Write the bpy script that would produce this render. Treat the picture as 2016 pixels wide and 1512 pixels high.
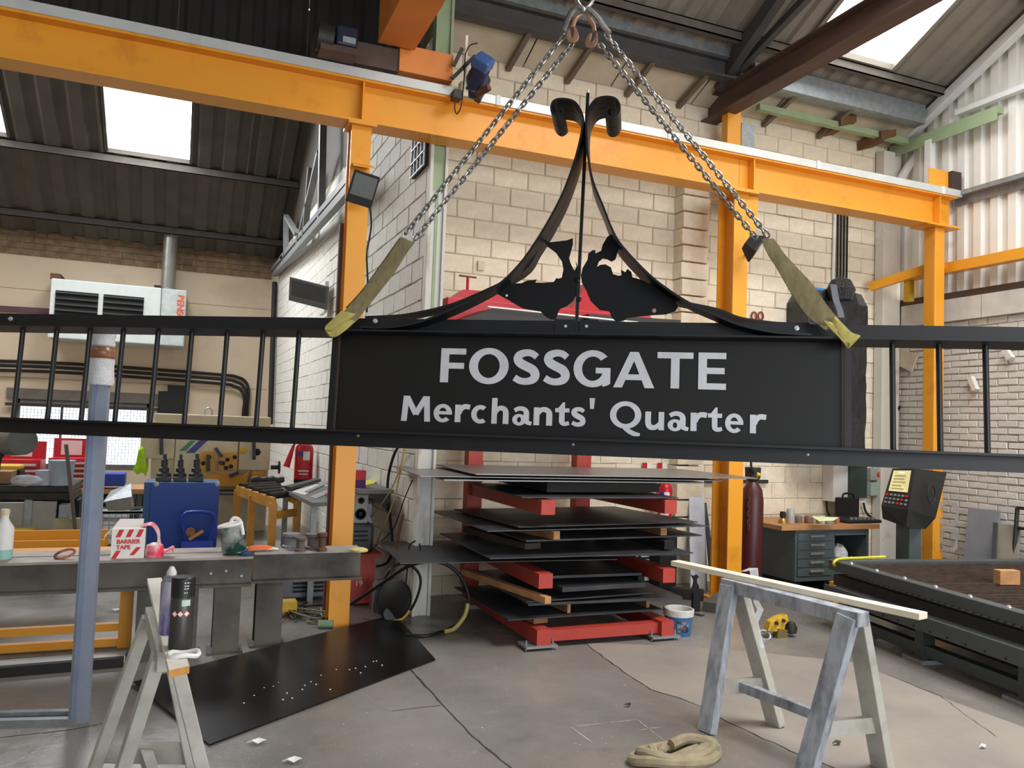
import bpy, bmesh, math, random
from mathutils import Vector, Matrix
random.seed(7)
for o in list(bpy.data.objects): bpy.data.objects.remove(o)
scene = bpy.context.scene
COL = scene.collection

# ------------------------------------------------------------------ camera
F, CX, CY = 1560.0, 1008.0, 756.0            # pixels of the 2016 x 1512 frame
EYE = Vector((0, 0, 1.6))
_p, _r, _y = math.radians(3.09), math.radians(2.06), math.radians(22.1)
FWD = Vector((math.sin(_y)*math.cos(_p), math.cos(_y)*math.cos(_p), math.sin(_p)))
_r0 = Vector((math.cos(_y), -math.sin(_y), 0)); _u0 = _r0.cross(FWD)
RGT = _r0*math.cos(_r) + _u0*math.sin(_r)
UPV = _u0*math.cos(_r) - _r0*math.sin(_r)
cam_d = bpy.data.cameras.new('camera'); cam = bpy.data.objects.new('camera', cam_d); COL.objects.link(cam)
cam_d.sensor_fit = 'HORIZONTAL'; cam_d.sensor_width = 36.0; cam_d.lens = F/2016*36.0
cam_d.clip_start = 0.05; cam_d.clip_end = 200
cam.matrix_world = Matrix(((RGT.x, UPV.x, -FWD.x, EYE.x), (RGT.y, UPV.y, -FWD.y, EYE.y), (RGT.z, UPV.z, -FWD.z, EYE.z), (0, 0, 0, 1)))
scene.camera = cam

# ------------------------------------------------------------------ world, daylight, exposure
w = bpy.data.worlds.new('world'); scene.world = w; w.use_nodes = True
bgn = w.node_tree.nodes['Background']; bgn.inputs[0].default_value = (0.86, 0.93, 1.0, 1); bgn.inputs[1].default_value = 1.2
vs = scene.view_settings; vs.view_transform = 'Standard'; vs.look = 'None'; vs.gamma = 1.0; vs.use_curve_mapping = False; vs.exposure = 0.0
def area(name, loc, rot, sx, sy, power, col=(1, 1, 1)):
    d = bpy.data.lights.new(name, 'AREA'); d.shape = 'RECTANGLE'; d.size = sx; d.size_y = sy; d.energy = power; d.color = col
    o = bpy.data.objects.new(name, d); COL.objects.link(o); o.location = loc; o.rotation_euler = rot; return o
R_ = math.radians
# daylight coming in through the open loading doors behind the photographer, and down through the roof lights of the hall
area('door_daylight', (4.2, -5.6, 2.2), (R_(90), 0, 0), 7.0, 4.0, 470, (0.94, 0.97, 1.0))
area('rooflight_daylight_a', (5.3, 2.4, 6.2), (R_(-12), 0, 0), 4.2, 2.4, 520, (1, 0.985, 0.96))
area('rooflight_daylight_c', (-.9, 13.9, 6.6), (R_(-15), 0, 0), 1.3, 2.0, 230, (0.95, 0.98, 1.0))
area('rooflight_daylight_d', (-4.2, 12.6, 7.0), (R_(-10), R_(-25), 0), 2.4, 3.5, 260, (0.95, 0.98, 1.0))

# ------------------------------------------------------------------ pixel helpers (where a thing of known distance stands)
def ray(x, y): return FWD + RGT*((x-CX)/F) - UPV*((y-CY)/F)
def on(x, y, ax, v):
    d = ray(x, y); return EYE + d*((v-EYE[ax])/d[ax])
def fl(x, y): return on(x, y, 2, 0.0)
def atX(x, y, v): return on(x, y, 0, v)
def atY(x, y, v): return on(x, y, 1, v)
def atZ(x, y, v): return on(x, y, 2, v)

# ------------------------------------------------------------------ materials
def lin(c): return tuple(((v/255)/12.92 if v/255 <= .04045 else ((v/255+.055)/1.055)**2.4) for v in c[:3]) + (1,)
MATS = {}
def M(name, col=None, rough=.6, metal=0., var=.18, scale=6., bump=0., col2=None, mix=.5, rnd=0., stretch=None, spec=.5, detail=6., emit=0., alpha=1., trans=0.):
    if name in MATS: return MATS[name]
    m = bpy.data.materials.new(name); m.use_nodes = True; nt = m.node_tree; N = nt.nodes; L = nt.links
    b = N['Principled BSDF']; b.inputs['Roughness'].default_value = rough; b.inputs['Metallic'].default_value = metal
    b.inputs['Specular IOR Level'].default_value = spec; b.inputs['Alpha'].default_value = alpha; b.inputs['Transmission Weight'].default_value = trans
    c = lin(col)
    if emit:
        b.inputs['Emission Color'].default_value = c; b.inputs['Emission Strength'].default_value = emit
    tc = N.new('ShaderNodeTexCoord'); mp = N.new('ShaderNodeMapping'); L.new(tc.outputs['Object'], mp.inputs[0])
    if stretch: mp.inputs['Scale'].default_value = stretch
    src = mp.outputs[0]
    nz = N.new('ShaderNodeTexNoise'); nz.inputs['Scale'].default_value = scale; nz.inputs['Detail'].default_value = detail; nz.inputs['Roughness'].default_value = .6
    L.new(src, nz.inputs['Vector'])
    rp = N.new('ShaderNodeValToRGB')
    e = rp.color_ramp.elements
    if col2 is not None:
        c2 = lin(col2); e[0].position = max(0, mix-.14); e[1].position = min(1, mix+.14); e[0].color = c2; e[1].color = c
    else:
        e[0].position = .28; e[1].position = .72
        e[0].color = tuple(v*(1-var) for v in c[:3])+(1,); e[1].color = tuple(min(1, v*(1+var)) for v in c[:3])+(1,)
    L.new(nz.outputs['Fac'], rp.inputs[0]); out = rp.outputs[0]
    if rnd:
        oi = N.new('ShaderNodeObjectInfo'); mr = N.new('ShaderNodeMapRange'); mr.inputs[3].default_value = 1-rnd; mr.inputs[4].default_value = 1+rnd*.6
        L.new(oi.outputs['Random'], mr.inputs[0])
        hs = N.new('ShaderNodeHueSaturation'); L.new(mr.outputs[0], hs.inputs['Value']); L.new(out, hs.inputs['Color']); out = hs.outputs[0]
    L.new(out, b.inputs['Base Color'])
    if bump:
        n2 = N.new('ShaderNodeTexNoise'); n2.inputs['Scale'].default_value = scale*6; n2.inputs['Detail'].default_value = 4; L.new(src, n2.inputs['Vector'])
        bp = N.new('ShaderNodeBump'); bp.inputs['Strength'].default_value = bump; bp.inputs['Distance'].default_value = .01
        L.new(n2.outputs['Fac'], bp.inputs['Height']); L.new(bp.outputs[0], b.inputs['Normal'])
    MATS[name] = m; return m

# ------------------------------------------------------------------ mesh helpers
WM = {}                                           # object name -> world matrix of its local frame
class MB:
    def __init__(s): s.v = []; s.f = []
    def add(s, vs, fs):
        k = len(s.v); s.v += [Vector(a) for a in vs]; s.f += [tuple(i+k for i in f) for f in fs]; return s
    def box(s, a, b):
        x0, y0, z0 = a; x1, y1, z1 = b
        return s.hexa([(x0,y0,z0),(x1,y0,z0),(x1,y1,z0),(x0,y1,z0),(x0,y0,z1),(x1,y0,z1),(x1,y1,z1),(x0,y1,z1)])
    def hexa(s, p): return s.add(p, [(0,3,2,1),(4,5,6,7),(0,1,5,4),(1,2,6,5),(2,3,7,6),(3,0,4,7)])
    def obox(s, c, u, v, w_):
        c, u, v, w_ = Vector(c), Vector(u), Vector(v), Vector(w_)
        return s.hexa([c-u-v-w_, c+u-v-w_, c+u+v-w_, c-u+v-w_, c-u-v+w_, c+u-v+w_, c+u+v+w_, c-u+v+w_])
    def bar(s, a, b, wd, ht, up=(0,0,1)):         # rectangular bar between two points
        a, b = Vector(a), Vector(b); d = (b-a); n = d.normalized(); up = Vector(up)
        sd = n.cross(up)
        if sd.length < 1e-4: sd = n.cross(Vector((0,1,0)))
        sd.normalize(); u2 = sd.cross(n)
        return s.obox((a+b)/2, sd*wd/2, d/2, u2*ht/2)
    def cyl(s, a, b, r, n=12, r2=None, caps=True):
        a, b = Vector(a), Vector(b); d = (b-a).normalized(); r2 = r if r2 is None else r2
        x = d.orthogonal().normalized(); y = d.cross(x); k = len(s.v)
        for (c, rr) in ((a, r), (b, r2)):
            for i in range(n):
                t = 2*math.pi*i/n; s.v.append(c + x*math.cos(t)*rr + y*math.sin(t)*rr)
        s.f += [(k+i, k+(i+1)%n, k+n+(i+1)%n, k+n+i) for i in range(n)]
        if caps: s.f += [tuple(k+i for i in reversed(range(n))), tuple(k+n+i for i in range(n))]
        return s
    def tube(s, pts, r, n=8, closed=False, caps=True):
        pts = [Vector(p) for p in pts]; m = len(pts); k = len(s.v); prev = None
        for i, p in enumerate(pts):
            if closed: t = pts[(i+1) % m]-pts[i-1]
            else: t = pts[min(i+1, m-1)]-pts[max(i-1, 0)]
            t = t.normalized() if t.length > 1e-9 else Vector((0,0,1))
            x = t.orthogonal().normalized() if prev is None else (prev - t*prev.dot(t)).normalized()
            prev = x; y = t.cross(x); rr = r[i] if isinstance(r, (list, tuple)) else r
            for j in range(n):
                a = 2*math.pi*j/n; s.v.append(p + x*math.cos(a)*rr + y*math.sin(a)*rr)
        for i in range(m if closed else m-1):
            q = (i+1) % m
            for j in range(n): s.f.append((k+i*n+j, k+i*n+(j+1)%n, k+q*n+(j+1)%n, k+q*n+j))
        if caps and not closed: s.f += [tuple(k+i for i in reversed(range(n))), tuple(k+(m-1)*n+i for i in range(n))]
        return s
    def lathe(s, c, prof, n=20, axis=(0,0,1)):    # prof: list of (radius, height)
        c = Vector(c); d = Vector(axis).normalized(); x = d.orthogonal().normalized(); y = d.cross(x); k = len(s.v)
        for (r, h) in prof:
            for i in range(n):
                t = 2*math.pi*i/n; s.v.append(c + d*h + (x*math.cos(t)+y*math.sin(t))*max(r, 1e-4))
        for q in range(len(prof)-1):
            for i in range(n): s.f.append((k+q*n+i, k+q*n+(i+1)%n, k+(q+1)*n+(i+1)%n, k+(q+1)*n+i))
        s.f += [tuple(k+i for i in reversed(range(n))), tuple(k+(len(prof)-1)*n+i for i in range(n))]
        return s
    def prism(s, poly, off):                      # planar polygon (3D points) pushed along off
        off = Vector(off); n = len(poly); p = [Vector(a) for a in poly]; k = len(s.v)
        s.v += p + [a+off for a in p]
        s.f += [tuple(k+i for i in reversed(range(n))), tuple(k+n+i for i in range(n))]
        s.f += [(k+i, k+(i+1)%n, k+n+(i+1)%n, k+n+i) for i in range(n)]
        return s
    def ribbon(s, pts, d0, d1, th):               # strip swept from pts+d0 to pts+d1, thickness th
        pts = [Vector(p) for p in pts]; m = len(pts); k = len(s.v); d0, d1 = Vector(d0), Vector(d1); ax = (d1-d0).normalized()
        for i, p in enumerate(pts):
            t = (pts[min(i+1, m-1)]-pts[max(i-1, 0)]).normalized(); nn = t.cross(ax).normalized()*th/2
            s.v += [p+d0+nn, p+d1+nn, p+d1-nn, p+d0-nn]
        for i in range(m-1):
            a = k+i*4; b = a+4
            for j in range(4): s.f.append((a+j, a+(j+1)%4, b+(j+1)%4, b+j))
        s.f += [(k+3, k+2, k+1, k), (k+(m-1)*4, k+(m-1)*4+1, k+(m-1)*4+2, k+(m-1)*4+3)]
        return s
    def mesh(s, name, inv=None, smooth=False, sharp=35):
        me = bpy.data.meshes.new(name); vs = [tuple(inv @ a) for a in s.v] if inv else [tuple(a) for a in s.v]
        me.from_pydata(vs, [], s.f); bm = bmesh.new(); bm.from_mesh(me)
        bmesh.ops.recalc_face_normals(bm, faces=bm.faces)
        if any(len(f.verts) > 4 for f in bm.faces): bmesh.ops.triangulate(bm, faces=[f for f in bm.faces if len(f.verts) > 4])
        bm.to_mesh(me); bm.free()
        if smooth:
            for p in me.polygons: p.use_smooth = True
            me.set_sharp_from_angle(angle=math.radians(sharp))
        return me
    def build(s, name, mat, parent=None, smooth=False, bevel=0.):
        if parent is None:
            xs = [a.x for a in s.v]; ys = [a.y for a in s.v]; zs = [a.z for a in s.v]
            loc = Vector(((min(xs)+max(xs))/2, (min(ys)+max(ys))/2, min(zs))); W = Matrix.Translation(loc)
        else: W = WM[parent.name]
        me = s.mesh(name, W.inverted(), smooth); o = bpy.data.objects.new(name, me); COL.objects.link(o)
        if parent is None: o.location = loc
        else: o.parent = parent
        WM[o.name] = W; me.materials.append(mat)
        if bevel:
            bv = o.modifiers.new('bevel', 'BEVEL'); bv.width = bevel; bv.segments = 2; bv.limit_method = 'ANGLE'; bv.harden_normals = False
        return o
def tag(o, label=None, cat=None, group=None, kind=None):
    if label: o['label'] = label
    if cat: o['category'] = cat
    if group: o['group'] = group
    if kind: o['kind'] = kind
    return o
def thing(name, label, cat, loc, rotz=0., group=None, kind=None):
    o = bpy.data.objects.new(name, None); COL.objects.link(o); o.location = loc; o.rotation_euler = (0, 0, rotz); o.empty_display_size = .1
    WM[o.name] = Matrix.Translation(Vector(loc)) @ Matrix.Rotation(rotz, 4, 'Z')
    return tag(o, label, cat, group, kind)
def one(name, mb, mat, label, cat, group=None, kind=None, smooth=False, bevel=0.):
    return tag(mb.build(name, mat, None, smooth, bevel), label, cat, group, kind)
def inst(name, me, parent, loc, rot=None, scale=None, mat4=None):       # shared mesh copy placed in world space under parent
    o = bpy.data.objects.new(name, me); COL.objects.link(o); o.parent = parent
    m = mat4 if mat4 is not None else Matrix.Translation(Vector(loc)) @ (rot.to_4x4() if rot is not None else Matrix()) @ (Matrix.Diagonal(Vector(scale).to_4d()) if scale is not None else Matrix())
    if scale is not None and mat4 is None: m = Matrix.Translation(Vector(loc)) @ (rot.to_4x4() if rot is not None else Matrix()) @ Matrix.Diagonal((scale[0], scale[1], scale[2], 1))
    W = WM[parent.name] if parent else Matrix()
    o.matrix_basis = W.inverted() @ m
    return o
def spline(pts, n=6):                                                    # Catmull-Rom through points
    P = [Vector(p) for p in pts]; out = []
    for i in range(len(P)-1):
        a, b, c, d = P[max(i-1,0)], P[i], P[i+1], P[min(i+2,len(P)-1)]
        for k in range(n):
            t = k/n; out.append(.5*((2*b)+(c-a)*t+(2*a-5*b+4*c-d)*t*t+(3*b-a-3*c+d)*t**3))
    return out+[P[-1]]
def text_mesh(name, txt, size, mat, parent, origin, xdir, ydir, depth=.002, bold=0., align='LEFT'):
    cu = bpy.data.curves.new(name, 'FONT'); cu.body = txt; cu.size = size; cu.extrude = depth; cu.offset = bold; cu.align_x = align
    t = bpy.data.objects.new(name, cu); COL.objects.link(t); dg = bpy.context.evaluated_depsgraph_get(); me = bpy.data.meshes.new_from_object(t.evaluated_get(dg))
    bpy.data.objects.remove(t); bpy.data.curves.remove(cu)
    x = Vector(xdir).normalized(); y = Vector(ydir).normalized(); z = x.cross(y); o = bpy.data.objects.new(name, me); COL.objects.link(o); me.materials.clear(); me.materials.append(mat)
    m = Matrix(((x.x,y.x,z.x,origin[0]),(x.y,y.y,z.y,origin[1]),(x.z,y.z,z.z,origin[2]),(0,0,0,1)))
    o.parent = parent; o.matrix_basis = (WM[parent.name].inverted() if parent else Matrix()) @ m; WM[o.name] = m
    return o
# ------------------------------------------------------------------ palette
ORANGE = M('crane_orange_paint', (232,158,44), .38, var=.10, scale=3, col2=(196,112,30), mix=.3)
BLACKP = M('black_satin_paint', (19,21,25), .46, var=.25, scale=12, spec=.4)  # faint blue in the base stands in for reflected sky
BLACKM = M('black_matt', (17,17,18), .7, var=.2)
GALV = M('galvanised_steel', (150,156,160), .45, .6, var=.2, scale=14)
DKSTEEL = M('dark_steel', (58,55,52), .55, .4, var=.3, scale=5)
MILL = M('mill_scale_steel', (70,72,76), .5, .5, var=.35, scale=3)
RUST = M('rusty_brown_steel', (92,60,44), .75, var=.4, scale=5)
REDRACK = M('red_oxide_paint', (178,62,50), .5, var=.12, scale=6)
CHAIN = M('chain_steel', (150,148,145), .35, .8, var=.25, scale=40)
TIMBER = M('pale_timber', (236,228,204), .7, var=.12, scale=5, stretch=(3,1,3), col2=(206,190,150), mix=.33)
OLDWOOD = M('old_timber', (150,110,72), .8, var=.3, scale=5, stretch=(2,2,12))
CREAM = M('cream_machine_paint', (214,200,165), .55, var=.12, scale=4)
WHITEP = M('white_paint', (225,225,222), .5, var=.06)
GREENP = M('pale_green_paint', (150,168,132), .6, var=.12, scale=5)
BLUEP = M('blue_paint', (14,72,160), .4, var=.12)
REDP = M('red_gloss_paint', (190,24,38), .35, var=.1)
GREYDK = M('dark_grey_green_paint', (78,88,90), .5, var=.14, scale=4)
PAPER = M('white_paper', (232,232,230), .8, var=.05)
YEL = M('yellow_paint', (222,178,40), .5, var=.15)
BROWNP = M('brown_steel_paint', (84,64,56), .6, var=.35, scale=3, stretch=(2,.4,2))
RUBBER = M('black_rubber', (15,15,16), .6, var=.2)

# ------------------------------------------------------------------ the setting
YC, XD, YA = 7.2, 7.95, 17.5
XB0, YB0, XB1 = 1.80, 6.57, 1.57
def struct(name, mb, mat, parent=None, **k):
    o = mb.build(name, mat, parent, **k)
    if parent is None: o['kind'] = 'structure'
    return o
# floor
mf = bpy.data.materials.new('concrete_floor'); mf.use_nodes = True; N = mf.node_tree.nodes; L = mf.node_tree.links; b = N['Principled BSDF']
tc = N.new('ShaderNodeTexCoord')
def noise(sc, det=6, rough=.6, vec=None):
    n = N.new('ShaderNodeTexNoise'); n.inputs['Scale'].default_value = sc; n.inputs['Detail'].default_value = det; n.inputs['Roughness'].default_value = rough
    L.new(vec or tc.outputs['Object'], n.inputs['Vector']); return n.outputs['Fac']
def ramp(src, stops):
    r = N.new('ShaderNodeValToRGB'); e = r.color_ramp.elements
    for i, (p, c) in enumerate(stops):
        el = e[i] if i < 2 else e.new(p)
        el.position = p; el.color = lin(c) if len(c) == 3 else c
    L.new(src, r.inputs[0]); return r.outputs[0]
def mixc(a, b_, f, mode='MIX'):
    n = N.new('ShaderNodeMix'); n.data_type = 'RGBA'; n.blend_type = mode
    for s, v in ((n.inputs['Factor'], f), (n.inputs['A'], a), (n.inputs['B'], b_)):
        if hasattr(v, 'links'): L.new(v, s)
        elif isinstance(v, (int, float)): s.default_value = v
        else: s.default_value = lin(v)
    return n.outputs['Result']
base = ramp(noise(.55, 8, .65), [(.3, (102,99,96)), (.7, (143,139,134))])
warm = mixc(base, (164,147,134), ramp(noise(1.3, 5), [(.48, (0,0,0)), (.75, (120,120,120))]))
stain = mixc(warm, (70,68,66), ramp(noise(3.3, 9, .78), [(.58, (0,0,0)), (.74, (170,170,170))]))
chalk = mixc(stain, (200,198,194), ramp(noise(5.5, 10, .82), [(.62, (0,0,0)), (.70, (150,150,150))]))
specks = mixc(chalk, (225,225,222), ramp(noise(55, 3, .6), [(.70, (0,0,0)), (.735, (255,255,255))]))
L.new(specks, b.inputs['Base Color']); L.new(ramp(noise(1.7, 6), [(.3, (120,120,120)), (.7, (190,190,190))]), b.inputs['Roughness'])
bp = N.new('ShaderNodeBump'); bp.inputs['Strength'].default_value = .12; bp.inputs['Distance'].default_value = .02; L.new(noise(18, 6), bp.inputs['Height']); L.new(bp.outputs[0], b.inputs['Normal'])
floor = struct('floor', MB().box((-6.2, -7, -.15), (8.2, 17.9, 0)), mf)
CRK = M('floor_joint_dark', (52,50,48), .9)
def crack(pts, wd, jit, mt=CRK, nm='floor_crack'):
    P = [fl(*p) for p in pts]; Q = []
    for a, c in zip(P, P[1:]):
        n = max(2, int((c-a).length/.06))
        Q += [a+(c-a)*(i/n)+Vector((random.uniform(-jit, jit), random.uniform(-jit, jit), 0)) for i in range(n)]
    Q.append(P[-1]); m = MB(); vs = []
    for i, q in enumerate(Q):
        t = (Q[min(i+1, len(Q)-1)]-Q[max(i-1, 0)]).normalized(); s_ = Vector((-t.y, t.x, 0))*wd*random.uniform(.35, .7)
        vs += [q+s_+Vector((0,0,.0012)), q-s_+Vector((0,0,.0012))]
    m.add(vs, [(2*i, 2*i+1, 2*i+3, 2*i+2) for i in range(len(Q)-1)])
    m.build(nm, mt, floor)
SLABM = M('worn_beige_concrete', (150,142,133), .75, scale=1.6, col2=(132,127,121), mix=.47, bump=.15)
sl_ = [fl(*p) for p in ((1150,1265),(1210,1310),(1280,1358),(1340,1374),(1385,1395),(1450,1430),(1560,1480),(1650,1515),(1800,1600),(2150,1600),(2150,1480),(1850,1372),(1690,1305),(1500,1285),(1330,1272))]
MB().prism([Vector((p.x,p.y,.0008)) for p in sl_], (0,0,-.002)).build('floor_slab', SLABM, floor)
CHK = M('chalk_white', (186,184,180), .9, scale=30, col2=(140,137,132), mix=.5)
for cp in ([(1135,1430),(1255,1417)],[(1255,1417),(1312,1462)],[(1125,1432),(1166,1462)],[(1262,1437),(1300,1432)]): crack(cp, .007, .002, CHK, 'chalk_mark')
crack([(790,1300),(870,1385),(930,1450),(1010,1515)], .011, .004)
crack([(1150,1265),(1210,1310),(1280,1358),(1340,1374),(1385,1395),(1450,1430),(1560,1480),(1650,1515)], .008, .008)
crack([(0,1452),(140,1437),(215,1422)], .006, .002)
crack([(770,1400),(868,1389)], .004, .006)
crack([(1700,1310),(1850,1370),(1960,1450)], .005, .008)

# masonry: mortar backing plus blocks, each block a piece of its own
MORTAR = M('grey_mortar', (196,186,166), .9, scale=2.6, col2=(88,80,68), mix=.39)
BLOCKC = M('cream_painted_block', (232,221,198), .8, var=.12, scale=9, bump=.5, rnd=.07)
BLOCKB = M('white_painted_block', (212,210,203), .75, var=.10, scale=9, bump=.35, rnd=.08)
BRICKW = M('whitewashed_brick', (216,212,204), .8, col2=(150,112,96), mix=.30, scale=5, bump=.5, rnd=.08)
def block_mesh(name, l, h, d, c, mat):
    x, z = l/2, h/2; m = MB()
    vs = [(-x,0,-z),(x,0,-z),(x,0,z),(-x,0,z),(-x+c,-d,-z+c),(x-c,-d,-z+c),(x-c,-d,z-c),(-x+c,-d,z-c)]
    m.add(vs, [(4,5,6,7),(0,1,5,4),(1,2,6,5),(2,3,7,6),(3,0,4,7)]); me = m.mesh(name); me.materials.append(mat); return me
def masonry(wall, org, along, length, z0, z1, bl, bh, joint, proud, mat, name, pick, skip=None, jit=.003):
    """along: unit vector; outward normal = along x up reversed (faces the room). pick(s, z) -> True for single pieces."""
    along = Vector(along); nrm = along.cross(Vector((0,0,1)))           # towards the room
    rot = Matrix((( along.x, -nrm.x, 0), (along.y, -nrm.y, 0), (0, 0, 1)))
    me = [block_mesh(name, bl-joint*random.uniform(.7, 1.2), bh-joint*random.uniform(.7, 1.2), proud, .006, mat) for _ in range(5)]
    rest = MB(); n = 0; rows = int(round((z1-z0)/bh))
    for r in range(rows):
        zc = z0+bh*(r+.5); s = -(bl/2)*(r % 2)
        while s < length-.02:
            a, e = max(s, 0), min(s+bl, length); s += bl
            if e-a < bl*.2: continue
            mid = (a+e)/2
            if skip and skip(mid, zc): continue
            p = Vector(org)+along*mid+Vector((0,0,zc))+Vector((0,0,random.uniform(-jit, jit)))
            if pick(mid, zc) and n < 296:
                n += 1; inst(name, random.choice(me), wall, p+nrm*random.uniform(-.004, .004), rot, ((e-a)/bl, 1, 1))
            else:
                x, z = (e-a)/2-joint/2, bh/2-joint/2
                rest.obox(p+nrm*proud/2, along*x, nrm*proud/2, Vector((0,0,z)))
    if rest.v:
        o = rest.build(name+'work', mat, wall); o['kind'] = 'stuff'
# wall_back : cream block wall behind the rack
wall_back = struct('wall_back', MB().box((1.9, YC+.012, 0), (XD+.2, YC+.3, 5.42)), MORTAR)
masonry(wall_back, (1.92, YC+.012, 0), (1,0,0), XD-1.92, 0, 5.40, .366, .18, .006, .012, BLOCKC, 'block', lambda s, z: z > 2.45, skip=lambda s, z: abs(s-(4.98-1.92)) < .2 and z > 1.2 and False)
pier = []
for r in range(24):                                    # the block pier bonded into the wall
    zc = .09+.18*r+.36
    me = block_mesh('pier_block', .33 if r % 2 else .36, .172, .16, .006, BLOCKC)
    if zc < 4.95: inst('block', me, wall_back, (4.92, YC, zc), None)
# wall_side : white block wall running back into the deep bay
adir = Vector((XB1-XB0, YA-YB0, 0)); LB = adir.length; adir.normalize(); bn = Vector((-adir.y, adir.x, 0))     # room side is -x
wall_side = struct('wall_side', MB().prism([Vector((XB0,YB0,0))-bn*.012, Vector((XB1,YA+.2,0))-bn*.012, Vector((XB1+.25,YA+.2,0)), Vector((XB0+.14,YB0,0))], (0,0,5.0)), MORTAR)
bo = Vector((XB1, YA, 0))-bn*.012
masonry(wall_side, bo, -adir, LB, 0, 4.86, .40, .19, .007, .012, BLOCKB, 'block', lambda s, z: s > LB-4.6)
# wall_rear : far cream wall of the deep bay
FARW = M('cream_painted_wall', (200,181,156), .8, col2=(174,152,124), mix=.33, scale=1.1, bump=.2)
zc_ = 4.55
wall_rear = struct('wall_rear', MB().box((-6.2, YA, 0), (-3.0, YA+.3, zc_)).box((-.75, YA, 0), (2.0, YA+.3, zc_)).box((-3.0, YA, 1.78), (-.75, YA+.3, zc_)).box((-3.0, YA, 0), (-.75, YA+.3, .55)), FARW)
FARB = M('old_bare_brick', (120,98,74), .9, var=.45, scale=7, bump=.4)
m = MB(); x = -6.0; rr = 0
for rr in range(4):
    x = -6.0+(rr % 2)*.22
    while x < 1.35:
        m2 = MB(); m2.box((x, YA-.03, zc_+.005+rr*.12), (x+.42, YA+.25, zc_+.115+rr*.12))
        m2.build('brick', FARB, wall_rear); x += .44
MB().box((-6.2, YA+.0, zc_), (2.0, YA+.3, 5.05)).build('mortar', MORTAR, wall_rear)
for (x0, z0, x1, z1) in ((-6,3.9,1.5,3.9),(-6,3.3,1.5,3.3),(-6,2.2,1.5,2.2),(-.7,1.6,1.5,1.6)):
    MB().box((x0, YA-.004, z0-.006), (x1, YA, z0+.006)).build('joint_line', M('cream_joint', (160,138,108), .9), wall_rear)
# left hall wall (beyond the frame) and the low eaves on that side
struct('wall_left', MB().box((-6.4, -7, 0), (-6.2, YA+.3, 5.2)), FARW)
# window in the far wall, wired glass with daylight behind
w1 = thing('window_1', 'wide wired-glass window in the far cream wall', None, (-1.9, YA, .55), kind='structure')
MB().box((-3.0, YA+.16, .55), (-.75, YA+.18, 1.78)).build('pane', M('daylight_glass', (236,242,250), .3, var=.03, emit=1.6), w1)
m = MB()
for i in range(38): m.box((-3.0+i*.06, YA+.15, .55), (-2.997+i*.06+.003, YA+.156, 1.78))
for i in range(20): m.box((-3.0, YA+.15, .55+i*.062), (-.75, YA+.156, .556+i*.062))
o = m.build('wire_mesh', DKSTEEL, w1); o['kind'] = 'stuff'
for a, c in (((-3.05,YA-.02,1.72),(-.70,YA+.1,1.80)), ((-3.05,YA-.02,.49),(-.70,YA+.1,.57)), ((-3.05,YA-.02,.5),(-2.98,YA+.1,1.8)), ((-.78,YA-.02,.5),(-.70,YA+.1,1.8)), ((-2.3,YA+.05,.5),(-2.26,YA+.12,1.8)), ((-1.5,YA+.05,.5),(-1.46,YA+.12,1.8))):
    MB().box(a, c).build('window_frame', M('grey_frame_paint', (92,92,92), .7), w1)
MB().box((-3.2, YA-.05, 1.80), (-.5, YA+.02, 2.0)).build('lintel', M('grey_lintel', (105,98,92), .9), w1)
MB().box((-3.2, YA-.12, 1.66), (-.55, YA-.06, 1.72)).build('blind_roll', DKSTEEL, w1)
# wall_right : brick base, concrete band, white corrugated cladding above
wall_right = struct('wall_right', MB().box((XD+.012, 2.0, 0), (XD+.3, YC+.3, 3.3)), M('whitewashed_mortar', (196,190,180), .9, scale=3, col2=(96,86,76), mix=.40))
masonry(wall_right, (XD+.012, YC, 0), (0,-1,0), YC-2.2, 0, 2.96, .225, .074, .010, .016, BRICKW, 'brick', lambda s, z: s < 2.05 and z > .5, jit=.004)
BAND = M('white_concrete_band', (206,203,194), .8, var=.15, scale=4)
for i in range(4):
    y1 = YC-.15-i*1.05; MB().box((XD-.05, y1-1.04, 2.97), (XD+.05, y1, 3.22)).build('band_panel', BAND, wall_right)
MB().box((XD-.02, 2.2, 3.22), (XD+.06, YC, 3.30)).build('band_gap', BROWNP, wall_right)
CLAD = M('white_cladding', (226,224,216), .5, var=.05, scale=2)
def corr(o, across, length, width, pitch, depth, nrm, edge=.35):
    o, across, length, nrm = Vector(o), Vector(across), Vector(length), Vector(nrm); xs = []; s = 0
    while s < width-1e-6:
        for t, h in ((0, 0), (edge*.5, 0), (edge*.5+.14, 1), (1-.14-.10, 1), (1-.10, 0)):
            if s+t*pitch <= width: xs.append((s+t*pitch, h*depth))
        s += pitch
    xs.append((width, 0)); vs = []
    for (a, h) in xs: vs += [o+across*a+nrm*h, o+across*a+nrm*h+length]
    return vs, [(2*i, 2*i+1, 2*i+3, 2*i+2) for i in range(len(xs)-1)]
def solid(vs, fs, off):
    n = len(vs); return list(vs)+[Vector(v)+Vector(off) for v in vs], list(fs)+[tuple(i+n for i in f[::-1]) for f in fs]
SR = .5; ZE = 5.30                                     # slope and eaves height of the hall roof
for i in range(5):
    y1 = YC-i*1.0; y0 = y1-1.0; zt = ZE+SR*(YC-y0)-.05
    vs, fs = corr((XD+.03, y1, 3.30), (0,-1,0), (0,0,zt-3.3), 1.0, .2, .035, (-1,0,0))
    for k in range(0, len(vs), 2): vs[k+1].z = ZE+SR*(YC-vs[k+1].y)-.02
    m = MB(); m.add(*solid(vs, fs, (.004,0,0))); m.build('cladding_sheet', CLAD, wall_right)
w2 = thing('window_2', 'narrow gap of daylight in the white cladding', None, (XD, 6.75, 3.3), kind='structure')
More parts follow.
